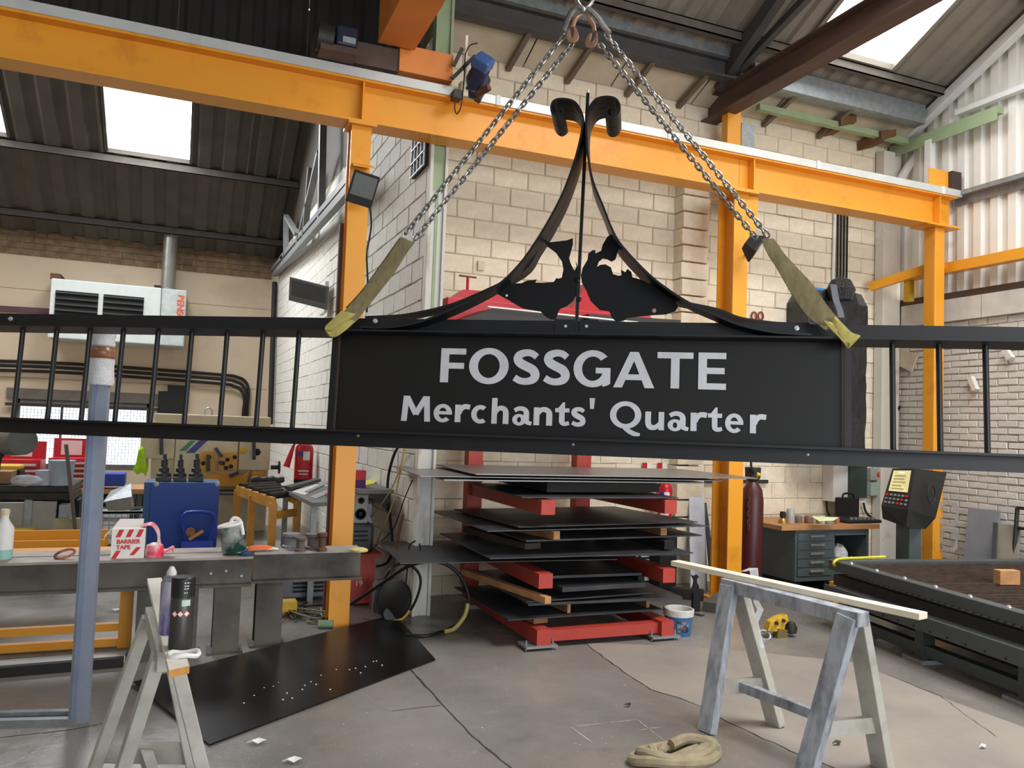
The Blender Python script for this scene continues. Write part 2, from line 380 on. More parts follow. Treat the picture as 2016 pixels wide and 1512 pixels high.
g0, g1 = atX(1779,545,XD-.02), atX(1793,602,XD-.02)
MB().box((XD-.012, min(g0.y,g1.y), 3.31), (XD-.006, max(g0.y,g1.y), 3.52)).build('pane', M('daylight_gap', (255,255,255), .5, var=0, emit=3.), w2)
# rails on the cladding
def trim(name, mb, mat, label=None): return struct(name, mb, mat)
trim('trim_1', MB().box((XD-.12, 2.4, 4.36), (XD-.01, YC-.85, 4.41)).box((XD-.03, 2.4, 4.27), (XD-.01, YC-.85, 4.41)), GALV)
trim('trim_2', MB().box((XD-.10, 2.4, 5.30), (XD-.02, YC-.9, 5.36)), WHITEP)
a, c = Vector((XD-.1, YC-.2, ZE+SR*.2-.16)), Vector((XD-.1, 2.2, ZE+SR*5.0-.16))
trim('trim_3', MB().bar(a, c, .12, .10), WHITEP)
trim('trim_4', MB().box((XD-.16, 5.75, 5.13), (XD-.05, YC-.05, 5.20)).box((XD-.16, 5.75, 5.05), (XD-.15, YC-.05, 5.13)), GREENP)
a, c = atY(1492,211,6.9), atY(1822,288,6.9)
trim('trim_5', MB().bar(a, c, .07, .07), GREENP)
trim('trim_6', MB().box((XD-.18, 6.55, 3.3), (XD-.10, 6.63, 5.10)), WHITEP)
trim('trim_7', MB().bar(atY(1770,360,6.95), atY(1812,285,6.95), .08, .05, up=(0,1,0)), WHITEP)
trim('trim_8', MB().box((XD-.34, YC-.14, 0), (XD-.06, YC-.02, 5.1)), M('white_corner_post', (214,210,200), .7, col2=(120,104,88), mix=.28, scale=3))
g = MB(); y0 = 2.4
g.box((XD-.18, y0, 3.50), (XD-.06, 6.95, 3.515)).box((XD-.18, y0, 3.515), (XD-.165, 6.95, 3.60)).box((XD-.18, y0, 3.60), (XD-.06, 6.95, 3.612))
trim('trim_9', g, ORANGE)
trim('trim_10', MB().bar((XD-.5, YC-.1, 3.42), (XD-.2, 6.35, 3.60), .06, .10), ORANGE)
trim('trim_11', MB().box((XD-.16, 6.84, 3.25), (XD-.08, 6.92, 3.6)), YEL)

# roofs
ROOFU = M('grey_roof_sheet', (128,122,112), .65, var=.12, scale=3)
ROOFD = M('dimmed_roof_sheet', (82,76,68), .75, var=.2, scale=2)  # dimness under the roof put into a darker base colour
SKY = M('rooflight_panel', (255,255,255), .5, var=0, emit=9.)
def roof(name, mat, x0, x1, yl, zl, yh, s, lights, step=1.0, pitch=.25, depth=.03, sh=None):
    """slope rising from the eaves (yl, zl) towards yh; lights: (x0, x1, ya, yb) rooflights with ya > yb"""
    r = thing(name, 'underside of the corrugated roof', None, ((x0+x1)/2, yl, zl), kind='structure'); sgn = 1 if yh < yl else -1
    P = lambda x, y: Vector((x, y, zl+s*abs(yl-y)))
    xs = sorted({round(v, 3) for v in [x0, x1]+[q for l in lights for q in l[:2]]}); cols = []
    for a, c in zip(xs, xs[1:]):
        n = max(1, round((c-a)/step)); cols += [(a+(c-a)*i/n, a+(c-a)*(i+1)/n) for i in range(n)]
    nrm = Vector((0, -s*sgn, -1)).normalized()
    for a, c in cols:
        spans = [(yl, yh)]
        for (lx0, lx1, ya, yb) in lights:
            if a >= lx0-.01 and c <= lx1+.01: spans = [(yl, ya), (yb, yh)]
        for (ya, yb) in spans:
            if abs(ya-yb) < .02: continue
            vs, fs = corr(P(a, ya), (1,0,0), P(a, yb)-P(a, ya), c-a, pitch, depth, nrm)
            m = MB(); m.add(*solid(vs, fs, (0,0,.006))); m.build('roof_sheet', mat, r)
    for (lx0, lx1, ya, yb) in lights:
        m = MB(); m.add([P(lx0,ya)+Vector((0,0,.04)), P(lx1,ya)+Vector((0,0,.04)), P(lx1,yb)+Vector((0,0,.04)), P(lx0,yb)+Vector((0,0,.04))], [(0,1,2,3)]); m.build('rooflight_panel', SKY, r)
        for (q0, q1) in (((lx0,ya),(lx1,ya)), ((lx0,ya),(lx0,yb)), ((lx1,ya),(lx1,yb))):
            MB().bar(P(*q0)+Vector((0,0,-.01)), P(*q1)+Vector((0,0,-.01)), .05, .07).build('rooflight_kerb', mat, r)
    return r
LR = [(5.75, 6.98, 6.38, 4.7), (3.0, 4.2, 4.2, 2.4)]
roof_hall = roof('roof_hall', ROOFU, 1.9, XD+.05, YC+.25, ZE-.125, .2, SR, LR)
ZL = 4.98
K = YA/19.8
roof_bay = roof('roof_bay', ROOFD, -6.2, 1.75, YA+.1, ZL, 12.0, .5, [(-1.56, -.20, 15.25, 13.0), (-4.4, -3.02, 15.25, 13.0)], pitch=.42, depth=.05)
# the rest of the hall roof over and behind the camera
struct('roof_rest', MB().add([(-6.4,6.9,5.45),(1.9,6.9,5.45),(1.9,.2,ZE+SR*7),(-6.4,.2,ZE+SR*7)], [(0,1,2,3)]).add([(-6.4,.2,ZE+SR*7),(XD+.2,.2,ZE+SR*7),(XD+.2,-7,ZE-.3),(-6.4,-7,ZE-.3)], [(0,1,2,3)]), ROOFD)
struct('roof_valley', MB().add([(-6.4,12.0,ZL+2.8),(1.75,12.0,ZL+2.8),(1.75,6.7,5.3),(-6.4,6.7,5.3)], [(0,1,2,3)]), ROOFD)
struct('wall_gable', MB().box((XD+.02, -7, 0), (XD+.2, 2.0, 9)), FARW)
struct('wall_gable_bay', MB().box((1.72, 6.85, 4.9), (1.9, 17.8, 8)), ROOFD)
# sheeted upstand added above the crane runway, its black colour stands in for darkness
up = thing('wall_upstand', None, None, (-2, 6.75, 4.45), kind='structure')
UPM = M('dark_corner_sheeting', (26,24,23), .85, var=.3, scale=3)
for i in range(8):
    x0 = -6.3+i*1.01; vs, fs = corr((x0, 6.78, 4.42), (1,0,0), (0,-.1,3.4), min(1.0, 1.74-x0), .2, .03, (0,-1,0)); m = MB(); m.add(*solid(vs, fs, (0,.006,0))); m.build('upstand_sheet', UPM, up)
# purlins
def purlin(n, x0, x1, y, z, mat, hgt=.16, wd=.07):
    return trim(n, MB().box((x0, y-wd/2, z-hgt), (x1, y-wd/2+.012, z)).box((x0, y-wd/2, z-hgt), (x1, y+wd/2, z-hgt+.012)).box((x0, y-wd/2, z-.012), (x1, y+wd/2, z)), mat)
PUR = M('dusty_purlin', (96,90,82), .7, var=.2)
k = 12
for y in (6.42, 5.3, 4.2, 3.1):
    purlin('trim_%d' % k, 1.9, XD-.1, y, ZE+SR*(YC-y)-.03, PUR, .10); k += 1
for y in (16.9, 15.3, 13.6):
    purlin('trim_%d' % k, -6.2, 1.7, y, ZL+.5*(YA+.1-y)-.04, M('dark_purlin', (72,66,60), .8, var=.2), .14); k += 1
# eaves beam with soffit boards and struts above the block wall
trim('trim_19', MB().box((1.9, 6.62, 5.29), (5.2, 6.76, 5.31)).box((1.9, 6.68, 5.31), (5.2, 6.70, 5.47)).box((1.9, 6.62, 5.47), (5.2, 6.76, 5.49)), M('dark_grey_eaves_steel', (70,70,70), .6, var=.2))
trim('trim_20', MB().box((1.9, 6.60, 5.49), (5.2, 6.62, 5.61)), GALV)
trim('trim_21', MB().box((5.3, 6.60, 5.31), (XD-.2, 6.63, 5.51)).box((5.3, 6.60, 5.29), (XD-.2, 6.76, 5.31)), GALV)
sof = thing('trim_22', None, None, (4.5, 6.95, 5.30), kind='structure')
SOF = M('cream_soffit_board', (196,186,164), .8, var=.1)
for i in range(6):
    x0 = 1.92+i*1.0; m = MB(); m.add([(x0,YC-.015,5.20),(x0+.985,YC-.015,5.20),(x0+.985,6.70,5.40),(x0,6.70,5.40)], [(0,1,2,3)]); m.v += [v+Vector((0,0,.012)) for v in m.v]; m.f += [(7,6,5,4)]; m.build('soffit_board', SOF, sof)
for x in (2.75, 3.4, 4.1, 4.75, 5.9, 6.7):
    MB().bar((x, YC-.02, 5.14), (x+.02, 6.70, 5.31), .05, .05).build('soffit_strut', M('weathered_strut', (110,98,82), .8), sof)
# brown tie beam across the hall and the brace above it
tb = MB()
for (x0, x1, z0, z1) in ((5.06, 5.26, 5.03, 5.045), (5.153, 5.167, 5.045, 5.27), (5.06, 5.26, 5.27, 5.285)): tb.box((x0, 1.2, z0), (x1, YC, z1))
trim('trim_23', tb, BROWNP)
trim('trim_24', MB().bar((5.05, 6.9, 5.32), (4.6, 2.5, 7.1), .09, .16), M('dark_grey_eaves_steel'))
trim('trim_25', MB().bar((5.1, 6.95, 5.30), (5.4, 2.4, 6.9), .07, .07), M('dark_grey_eaves_steel'))
# roof truss along the white side wall
tx = 1.50
tr = thing('trim_26', None, None, (tx, 14, 4.5), kind='structure')
TRM = M('grey_truss_steel', (128,130,130), .55, .2, var=.15)
def TP(x, y): return atX(x, y, tx)
for a, c, wd in (((541,540),(700,360),.10), ((556,508),(705,335),.08), ((525,545),(560,505),.06), ((563,505),(563,425),.08), ((563,425),(585,462),.06), ((600,470),(612,330),.07), ((588,480),(630,300),.06), ((632,430),(636,238),.12)):
    MB().bar(TP(*a), TP(*c), .09, wd, up=(0,.3,1)).build('truss_member', TRM, tr)

# wooden corbels, rubble lump and timber ends under the eaves
for px, py in ((1628,262),(1706,288),(1330,155)):
    p = atY(px, py, YC-.1); MB().prism([(p.x-.06,YC-.02,p.z+.06),(p.x+.18,YC-.02,p.z+.12),(p.x+.18,YC-.02,p.z+.04),(p.x-.05,YC-.02,p.z-.04)], (0,-.35,.03)).build('timber_corbel', M('brown_corbel',(112,78,50),.85), sof)
# ------------------------------------------------------------------ crane runway, columns, bridge
def hsec(mb, x0, x1, y0, y1, z0, z1, t=.016):           # H section column, flanges facing the camera
    xm = (x0+x1)/2
    return mb.box((x0,y0,z0),(x1,y0+t,z1)).box((x0,y1-t,z0),(x1,y1,z1)).box((xm-.008,y0+t,z0),(xm+.008,y1-t,z1))
bz0, bz1 = 3.985, 4.335
rb = thing('crane_runway_beam', 'long orange steel crane runway beam with pale rail along its top edge', 'crane beam', (1.0, 6.33, bz0))
for (x0, x1) in ((-6.2, 4.905), (4.909, 7.80)):
    m = MB().box((x0, 6.22, bz0), (x1, 6.44, bz0+.018)).box((x0, 6.322, bz0+.018), (x1, 6.338, bz1-.018)).box((x0, 6.22, bz1-.018), (x1, 6.44, bz1)); m.build('beam_length', ORANGE, rb)
MB().box((-6.2, 6.205, bz1), (7.86, 6.30, bz1+.075)).build('rail', M('pale_rail_steel', (205,208,206), .4, .3, var=.08), rb)
for px in (985, 1323, 1615, 1860):
    c = atY(px, 100, 6.2); x = c.x
    MB().box((x-.02, 6.198, bz1-.004), (x+.02, 6.305, bz1+.08)).build('rail_clip', WHITEP, rb)
MB().box((7.74, 6.3, bz1), (7.755, 6.42, bz1+.3)).box((7.45, 6.29, bz1+.0), (7.74, 6.30, bz1+.3)).build('end_stop', ORANGE, rb)
MB().box((7.755, 6.25, bz1+.02), (7.90, 6.40, bz1+.30)).build('stop_buffer', M('dark_brown_block', (70,52,44), .8), rb)
for x in (1.16, 5.02, 7.55):
    MB().box((x-.006, 6.23, bz0+.018), (x+.006, 6.32, bz1-.018)).build('stiffener', ORANGE, rb)
MB().box((7.36,6.2,bz0-.012),(7.84,6.46,bz0)).build('seat_plate', ORANGE, rb)
# columns
c1 = thing('crane_column', 'orange crane column behind the beam workbench, with floodlight', 'steel column', (1.16, 6.35, 0))
hsec(MB(), 1.085, 1.245, 6.27, 6.43, 0, bz0-.02).build('shaft', ORANGE, c1)
MB().box((1.05,6.22,bz0-.02),(1.28,6.46,bz0)).build('cap_plate', ORANGE, c1)
MB().prism([(1.11,6.27,3.66),(1.24,6.27,3.66),(1.26,6.12,3.60),(1.09,6.12,3.60)], (0,0,-.012)).build('bracket', ORANGE, c1)
MB().bar((1.085, 6.45, .1), (1.07, 6.45, 3.2), .05, .03).build('cable_tray', BROWNP, c1)
x2a, x2b = atY(1440,700,6.3).x, atY(1468,700,6.3).x
c2 = thing('crane_column', 'orange crane column standing beside the maroon gas cylinder', 'steel column', ((x2a+x2b)/2, 6.4, 0))
hsec(MB(), x2a, x2b, 6.30, 6.56, 0, bz0-.014).build('shaft', ORANGE, c2)
MB().box((x2a-.06,6.22,bz0-.014),(x2b+.06,6.6,bz0)).build('cap_plate', ORANGE, c2)
MB().prism([(x2b,6.3,bz0-.02),(x2b+.12,6.3,bz0-.02),(x2b+.10,6.3,bz0-.3),(x2b,6.3,bz0-.62)], (0,.25,0)).build('haunch', ORANGE, c2)
MB().box((x2a-.08,6.24,0),(x2b+.08,6.62,.018)).build('base_plate', ORANGE, c2)
ua, ub = atY(1433,230,6.85).x, atY(1459,230,6.85).x
MB().box((ua,6.85,bz0),(ub,6.95,5.12)).build('upper_post', ORANGE, c2)
ga, gb = atY(1460,250,6.9).x, atY(1486,250,6.9).x
MB().box((ga,6.9,bz0),(gb,7.05,4.98)).build('packer_post', GALV, c2)
x3a, x3b = atY(1845,560,6.27).x, atY(1860,560,6.27).x
c3 = thing('crane_column', 'slim orange crane column in front of the whitewashed brick wall', 'steel column', (7.5, 6.35, 0))
MB().box((x3b-.15,6.27,0),(x3b,6.42,bz0-.012)).build('shaft', ORANGE, c3, bevel=.012)
MB().box((x3b-.25,6.2,0),(x3b+.1,6.5,.018)).build('base_plate', ORANGE, c3)
# crane bridge
br = thing('crane_bridge', 'orange overhead crane bridge with end carriage and blue travel motor', 'crane', (1.4, 4, 4.4))
MB().box((1.24,-3,4.62),(1.54,6.15,5.12)).build('girder', M('crane_bridge_orange', (214,128,52), .5, var=.12, scale=3), br)
e0, e1 = atY(783,150,6.22), atY(888,165,6.22)
MB().box((.75,6.2,4.44),(e0.x,6.42,4.62)).build('carriage_wheel_box', BROWNP, br)
MB().box((e0.x,6.18,4.445),(e1.x,6.42,4.665)).build('end_carriage', M('crane_bridge_orange'), br)
for px in (775,):
    p = atY(px,122,6.2); MB().cyl((p.x,6.1,4.66),(p.x,6.2,4.66),.03,10).build('buffer', RUBBER, br)
p0, p1 = atY(930,182,6.2), atY(952,120,5.95)
MB().cyl(p0, p0.lerp(p1,.8), .078, 18).build('motor_body', M('navy_motor_paint', (34,46,72), .45), br, smooth=True)
d = (p1-p0).normalized(); q = p0.lerp(p1,.78)
MB().obox(q+d*.05, d.orthogonal().normalized()*.075, d.cross(d.orthogonal()).normalized()*.075, d*.05).build('motor_cap', M('motor_blue', (58,92,146), .45), br, bevel=.02)
MB().cyl(atY(940,185,6.1), atY(963,172,6.0), .03, 12).build('gearbox_shaft', RUST, br, smooth=True)
MB().cyl(atY(925,190,6.2), atY(945,150,6.2), .10, 14).build('gearbox', M('navy_motor_paint'), br, smooth=True)
MB().bar(atY(919,70,6.15), atY(914,185,6.15), .022, .012, up=(0,1,0)).build('cable_arm', TIMBER, br)
MB().bar(atY(890,155,6.12), atY(935,110,6.12), .03, .02, up=(0,1,0)).build('brace', DKSTEEL, br)
MB().bar(atY(893,130,6.12), atY(910,95,6.12), .03, .02, up=(0,1,0)).build('brace', DKSTEEL, br)
MB().tube(spline([atY(*p,6.1) for p in ((940,85),(925,90),(916,110),(914,150),(911,185),(907,212),(899,224),(895,210),(899,190))]), .006, 6).build('festoon_cable', RUBBER, br, smooth=True)
MB().box((atY(903,190,6.18).x,6.13,4.32),(atY(918,190,6.18).x,6.2,4.44)).build('collector_bracket', CREAM, br)
MB().box((atY(888,199,6.18).x,6.10,4.28),(atY(904,199,6.18).x,6.2,4.35)).build('collector_shoe', DKSTEEL, br)
# hoist unit in the dark above the runway
hu = thing('hoist_unit', 'dark blue electric hoist unit high in the shadows', 'hoist', (.55, 6.1, 4.72))
h0, h1 = atY(630,60,6.1), atY(700,100,6.1)
MB().cyl((h0.x-.02,6.1,h0.z-.05),(h0.x+.10,6.1,h0.z-.06),.11,18).build('drum', DKSTEEL, hu, smooth=True)
MB().box((h0.x+.11,6.0,h1.z-.02),(h1.x,6.25,h0.z+.04)).build('motor_housing', M('hoist_navy', (24,30,52), .5), hu, bevel=.02)
MB().box((h0.x+.16,5.99,h1.z),(h1.x-.02,6.0,h1.z+.045)).build('rating_plate', M('hoist_plate', (150,155,165), .5), hu)
MB().box((h0.x,6.02,4.42),(h1.x,6.24,h1.z-.02)).build('hoist_trolley', BROWNP, hu)

# ------------------------------------------------------------------ the hanging sign
su = -ray(-8819, 500).normalized(); sv = ray(1400, -13461).normalized(); sv = (sv - su*sv.dot(su)).normalized()
sn = sv.cross(su)                                       # away from the camera
P0 = EYE + ray(1145, 655)*3.4
def S(px, py, nn=0.):
    r = ray(px, py); o = P0+sn*nn; t = (o-EYE).dot(sn)/r.dot(sn); return EYE+r*t
def ab(px, py, nn=0.):
    q = S(px, py, nn)-P0; return q.dot(su), q.dot(sv)
def SL(a, b_, nn=0.): return P0+su*a+sv*b_+sn*nn
class SB(MB):
    def sbox(s, a0, a1, b0, b1, n0, n1): return s.hexa([SL(a0,b0,n0),SL(a1,b0,n0),SL(a1,b0,n1),SL(a0,b0,n1),SL(a0,b1,n0),SL(a1,b1,n0),SL(a1,b1,n1),SL(a0,b1,n1)])
sg = thing('hanging_street_sign', 'black steel arch sign with railings, lettered FOSSGATE Merchants Quarter, hanging from chains', 'sign', P0-sv*.6)
aL, aR = ab(-190, 700)[0], ab(2150, 700)[0]
mean = lambda *v: sum(v)/len(v)
bTop = mean(ab(0,618.4)[1], ab(2016,643.3)[1]); bFl = mean(ab(100,641,-.1)[1], ab(2016,666,-.1)[1])
bB1 = mean(ab(0,823,-.05)[1], ab(2016,893,-.05)[1]); bB0 = mean(ab(0,852)[1], ab(2016,930)[1])
SB().sbox(aL,aR,bFl,bTop,-.006,.006).build('top_rail_web', BLACKP, sg)
SB().sbox(aL,aR,bFl-.008,bFl,-.1,.1).build('top_rail_flange', BLACKP, sg)
SB().sbox(aL,aR,bB0,bB1-.008,-.006,.006).build('bottom_rail_web', BLACKP, sg)
SB().sbox(aL,aR,bB1-.010,bB1,-.075,.1).build('bottom_rail_flange', BLACKP, sg)
for px in (-88,-22,36,103,169,235,304,371,441,512,583,1757,1849,1941,2033,2118):
    a = ab(px, 735)[0]; MB().cyl(SL(a,bB1), SL(a,bFl-.008), .0115, 10).build('picket', BLACKP, sg, smooth=True)
pl, pr = ab(657,760)[0], ab(1667,780)[0]
PANEL = M('sign_panel_black', (15,14,13), .5, var=.12, scale=2, spec=.35)
SB().sbox(pl+.02,pr-.02,bB1,bFl-.008,.0,.006).build('sign_panel', PANEL, sg)
for a in (pl, pr): SB().sbox(a-.013,a+.013,bB1,bFl-.008,-.02,.02).build('panel_end_bar', BLACKP, sg)
BOLT = M('zinc_bolt', (200,205,205), .35, .6)
for (px, py) in ((22,628),(739,632),(1114,643),(1155,643),(1568,646)):
    MB().lathe(S(px,py,-.006), [(.011,0),(.011,.004),(.007,.005),(.007,.012)], 10, axis=-sn).build('bolt', BOLT, sg, smooth=True)
for (px, py) in ((-6,843),(705,858),(1128,875),(1590,895)):
    MB().lathe(S(px,py,-.006), [(.007,0),(.006,.003),(.003,.004)], 10, axis=-sn).build('screw', GALV, sg, smooth=True)
SB().sbox(ab(1092,650)[0],ab(1131,650)[0],bFl+.004,bTop+.006,-.012,-.006).build('fish_plate', BLACKP, sg)
SB().sbox(ab(1141,650)[0],ab(1178,650)[0],bFl+.004,bTop+.006,-.012,-.006).build('fish_plate', BLACKP, sg)
# scroll arcs: front strip and rear strip
LF = [(709,643),(740,645),(775,643),(813,637),(858,622),(917,596),(977,563),(1020,523),(1053,478),(1085,425),(1110,375),(1130,320),(1142,275),(1147.7,240),(1147,228),(1141.7,214.8),(1131.8,200.9),(1116,195),(1098,195),(1088,200.9),(1085,214.8),(1090,224.7),(1098,228.7),(1106,224.7),(1109,218.7),(1104,212.8)]
RF = [(1597,658.8),(1556,656.5),(1516.7,652.8),(1457,639.4),(1412.5,621.5),(1368,602),(1326,577),(1278.6,541),(1225,484.6),(1204,449),(1187,405.6),(1167.5,357),(1157.6,308),(1154.6,268),(1154.6,240),(1157.6,218.7),(1165.6,202.9),(1177.5,193),(1197.3,190),(1213,195),(1220,208.8),(1217,220.7),(1209,228.7),(1199,228.7),(1193,220.7),(1196,213.8),(1201,212.8)]
LB_ = [(718,624),(760,622),(798,619),(858,607),(917,588)]
RB_ = [(1594,637.5),(1556,636.5),(1516.7,634),(1457,625),(1412,608)]
for F_, B_, cut in ((LF, LB_, 7), (RF, RB_, 6)):
    fa = [ab(*p, -.1) for p in F_]
    fp = spline([SL(a,b_,-.1) for a, b_ in fa], 4)
    MB().ribbon(fp, Vector(), sn*.098, .009).build('scroll_arc', BLACKP, sg, smooth=True)
    ra = [ab(*p, .0) for p in B_]+fa[cut:]
    rp = spline([SL(a,b_,.1) for a, b_ in ra], 4)
    MB().ribbon(rp, Vector(), -sn*.098, .009).build('scroll_arc', BLACKP, sg, smooth=True)
MB().bar(S(1157.5,184), S(1134,660), .014, .016, up=sn).build('centre_rod', BLACKP, sg)
MB().cyl(S(1157.5,186), S(1158,176), .006, 8, .002).build('rod_tip', BOLT, sg)
for z in ((1143,590,), (1140,552)):
    MB().lathe(S(z[0]-2,z[1],-.008), [(.010,0),(.010,.006),(.004,.009)], 8, axis=-sn).build('rod_bolt', BLACKP, sg)
# fish silhouettes cut from plate
FISH = M('fish_plate_black', (14,15,18), .6, var=.1, spec=.3)
def fish(pts, sc, ox, oy, eye, eyem):
    poly = [S(ox+x/sc, oy+y/sc, -.004) for x, y in pts]
    MB().prism(poly, sn*.008).build('fish_silhouette', FISH, sg)
    MB().cyl(S(*eye,-.0045), S(*eye,-.009), .0055 if eyem is BOLT else .009, 12).build('fish_eye', eyem, sg)
fish([(1050,545),(1120,590),(1200,580),(1290,570),(1348,548),(1350,600),(1330,680),(1312,740),(1325,790),(1350,845),(1368,870),(1386,830),(1375,770),(1394,815),(1402,900),(1402,1000),(1390,1100),(1350,1170),(1290,1220),(1220,1250),(1200,1290),(1180,1352),(1130,1352),(1070,1320),(1030,1275),(950,1262),(850,1242),(760,1192),(690,1150),(600,1100),(580,1060),(640,1020),(740,1000),(840,995),(900,968),(990,958),(972,988),(1050,992),(1160,982),(1190,940),(1200,952),(1240,940),(1255,860),(1242,780),(1180,690),(1100,630),(1070,590)], 5.04, 860, 360, (997.6,581.8), BOLT)
fish([(345,70),(385,100),(395,170),(375,235),(350,250),(320,235),(290,230),(265,250),(252,288),(275,273),(310,270),(345,290),(360,335),(395,345),(415,342),(412,305),(440,322),(455,300),(480,320),(487,355),(540,370),(610,400),(700,445),(770,510),(790,550),(770,580),(710,600),(620,605),(520,615),(450,625),(430,642),(380,648),(350,620),(335,580),(270,570),(210,510),(180,440),(152,390),(146,340),(160,290),(190,240),(195,200),(220,178),(243,175),(240,200),(260,190),(280,180),(290,140),(320,90)], 3.36, 1100, 440, (1288,611.5), M('fish_eye_pink', (178,140,132), .6))
# lettering
LET = M('brushed_letter_plate', (208,208,212), .4, .15, var=.10, scale=14)
GID = [0]
def grp_(o): GID[0] += 1; return [(GID[0], q) for q in o]
def arc(cx, cy, rx, ry, t0, t1, wx, wy, n=28):
    o = []
    for i in range(n):
        a, c = math.radians(t0+(t1-t0)*i/n), math.radians(t0+(t1-t0)*(i+1)/n)
        o.append([(cx+rx*math.cos(a),cy+ry*math.sin(a)),(cx+rx*math.cos(c),cy+ry*math.sin(c)),(cx+(rx-wx)*math.cos(c),cy+(ry-wy)*math.sin(c)),(cx+(rx-wx)*math.cos(a),cy+(ry-wy)*math.sin(a))])
    return grp_(o)
def rc(x0, y0, x1, y1): return grp_([[(x0,y0),(x1,y0),(x1,y1),(x0,y1)]])
def pg(*q): return [x for p in q for x in grp_([p])]
def rib(path, wd, n=6):
    P = spline([Vector((x,y,0)) for x, y in path], n); W_ = wd if isinstance(wd, list) else [wd]*len(path); o = []; E_ = []
    for i, p in enumerate(P):
        t = (P[min(i+1,len(P)-1)]-P[max(i-1,0)]).normalized(); f = i/n; k = min(int(f), len(path)-2); ww = W_[k]+(W_[k+1]-W_[k])*min(1, f-k)
        E_.append((p+Vector((-t.y,t.x,0))*ww/2, p-Vector((-t.y,t.x,0))*ww/2))
    for a, c in zip(E_, E_[1:]): o.append([(a[0].x,a[0].y),(c[0].x,c[0].y),(c[1].x,c[1].y),(a[1].x,a[1].y)])
    return grp_(o)
def Sg(w_, h, t): 
    k = w_/53; j = h/71
    return rib([(46*k,56*j),(37*k,62.5*j),(25*k,64*j),(13*k,59.5*j),(9.5*k,51*j),(15*k,43*j),(27*k,36.5*j),(39*k,30*j),(44*k,20*j),(40*k,11*j),(28*k,6.8*j),(15*k,8*j),(4*k,14*j)], [t*.8,t*.85,t*.88,t*1.0,t*1.1,t*1.15,t*1.15,t*1.15,t*1.1,t*1.0,t*.88,t*.85,t*.85])
GL = {
 'F': rc(0,0,16,69)+rc(0,57,49,69)+rc(0,28,46,40),
 'O': arc(39,35,39,36.5,0,360,17.5,12.5,40),
 'S': Sg(53,71,15.5),
 'G': arc(38,35,38,36.5,42,338,17,12.5,36)+rc(44,26,73,37)+rc(57,6,73,37)+pg([(57,6),(73,6),(66,2),(58,0)]),
 'A': pg([(0,0),(17.5,0),(48,70),(32,70)],[(81,0),(62,0),(33,70),(49,70)])+rc(18,15,63,26),
 'T': rc(0,58,71,70)+rc(27,0,44,70),
 'E': rc(0,0,17,71)+rc(0,59,55,71)+rc(0,30,52,42)+rc(0,0,55,12),
 'M': pg([(0,0),(11,0),(14,51),(3,51)],[(46,0),(57,0),(54,51),(43,51)],[(3,51),(15,51),(34,16),(24,12)],[(54,51),(42,51),(23,16),(33,12)]),
 'e': arc(18,17.5,18,18.5,0,318,10,7.5)+rc(6,15,36,21.5),
 'r': rc(0,0,11,35)+rib([(8,18),(12,27),(19,31.5),(29,30.5)], [9,10,10,10]),
 'c': arc(18,17.5,18,18.5,52,308,10.5,8.5),
 'h': rc(0,0,11,51)+rib([(8,22),(14,30),(22,31),(28,26),(29,16),(29,0)], [7,9,10,11,11.5,11.5]),
 'a': arc(13.5,10,13.5,11.5,0,360,9.5,6)+rib([(4,28),(12,32),(21,31.5),(27,26),(27.5,14),(29,6),(38,3)], [8,8.5,9,10.5,11,9,7]),
 'n': rc(0,0,11,35)+rib([(8,22),(14,30),(22,31),(29,26),(30,16),(30,0)], [7,9,10,11,11.5,11.5]),
 't': pg([(8,8),(19,8),(19,46),(15,46),(8,35)])+rc(0,26.5,28,34.5)+pg([(0,27),(8,27),(15,46)])+rib([(13.5,14),(14.5,7),(20,4),(28,6)], [11,11,8,7.5]),
 's': Sg(28,37,9.5),
 "'": pg([(0,21),(11,21),(9,0),(2,0)]),
 'Q': arc(31,26.5,31,26.5,0,360,12.5,9,36)+rib([(24,6),(36,-3),(48,-9),(60,-10.5)], [6,9,9,5]),
 'u': rib([(5.5,35),(5.5,14),(9,6.5),(16,4.5),(23,7),(28,13)], [11.5,11.5,11,9.5,9,7])+rc(26,0,37,35)}
GW = {'F':49,'O':78,'S':53,'G':73,'A':81,'T':71,'E':55,'M':57,'e':36,'r':30,'c':32,'h':35,'a':38,'n':36,'t':29,'s':28,"'":11,'Q':62,'u':37}
def letter(ch, x0, x1, base, top=None):
    a0, b0 = ab(x0, base, -.002); a1 = ab(x1, base, -.002)[0]; kx = (a1-a0)/GW[ch]; ky = 3.4/F*1.0
    m = MB()
    g0 = min(g for g, q in GL[ch])
    for g, q in GL[ch]: m.prism([SL(a0+x*kx, b0+y*ky, -.0005) for x, y in q], -sn*(.0040+.0003*(g-g0)))
    return m.build('letter', LET, sg)
for ch, x0, x1, bs in (('F',866,915,752.5),('O',922,1000,754),('S',1008,1062,757),('S',1068,1121.5,758),('G',1128,1201,760),('A',1207,1288,762.5),('T',1293,1364,764),('E',1374,1429,766.5)): letter(ch, x0, x1, bs)
for ch, x0, x1, bs in (('M',789.5,846.6,828.5),('e',853,889,830),('r',895,925,831),('c',927,959,832.5),('h',967,1001,834),('a',1008,1046,836),('n',1050,1087,837),('t',1092,1121,838),('s',1124,1152,839),("'",1160,1171,805),('Q',1200,1262,843),('u',1270,1307,846),('a',1314,1355,847),('r',1359,1392,848.5),('t',1393,1422,849.5),('e',1427,1463,851),('r',1476,1509,853)): letter(ch, x0, x1, bs)

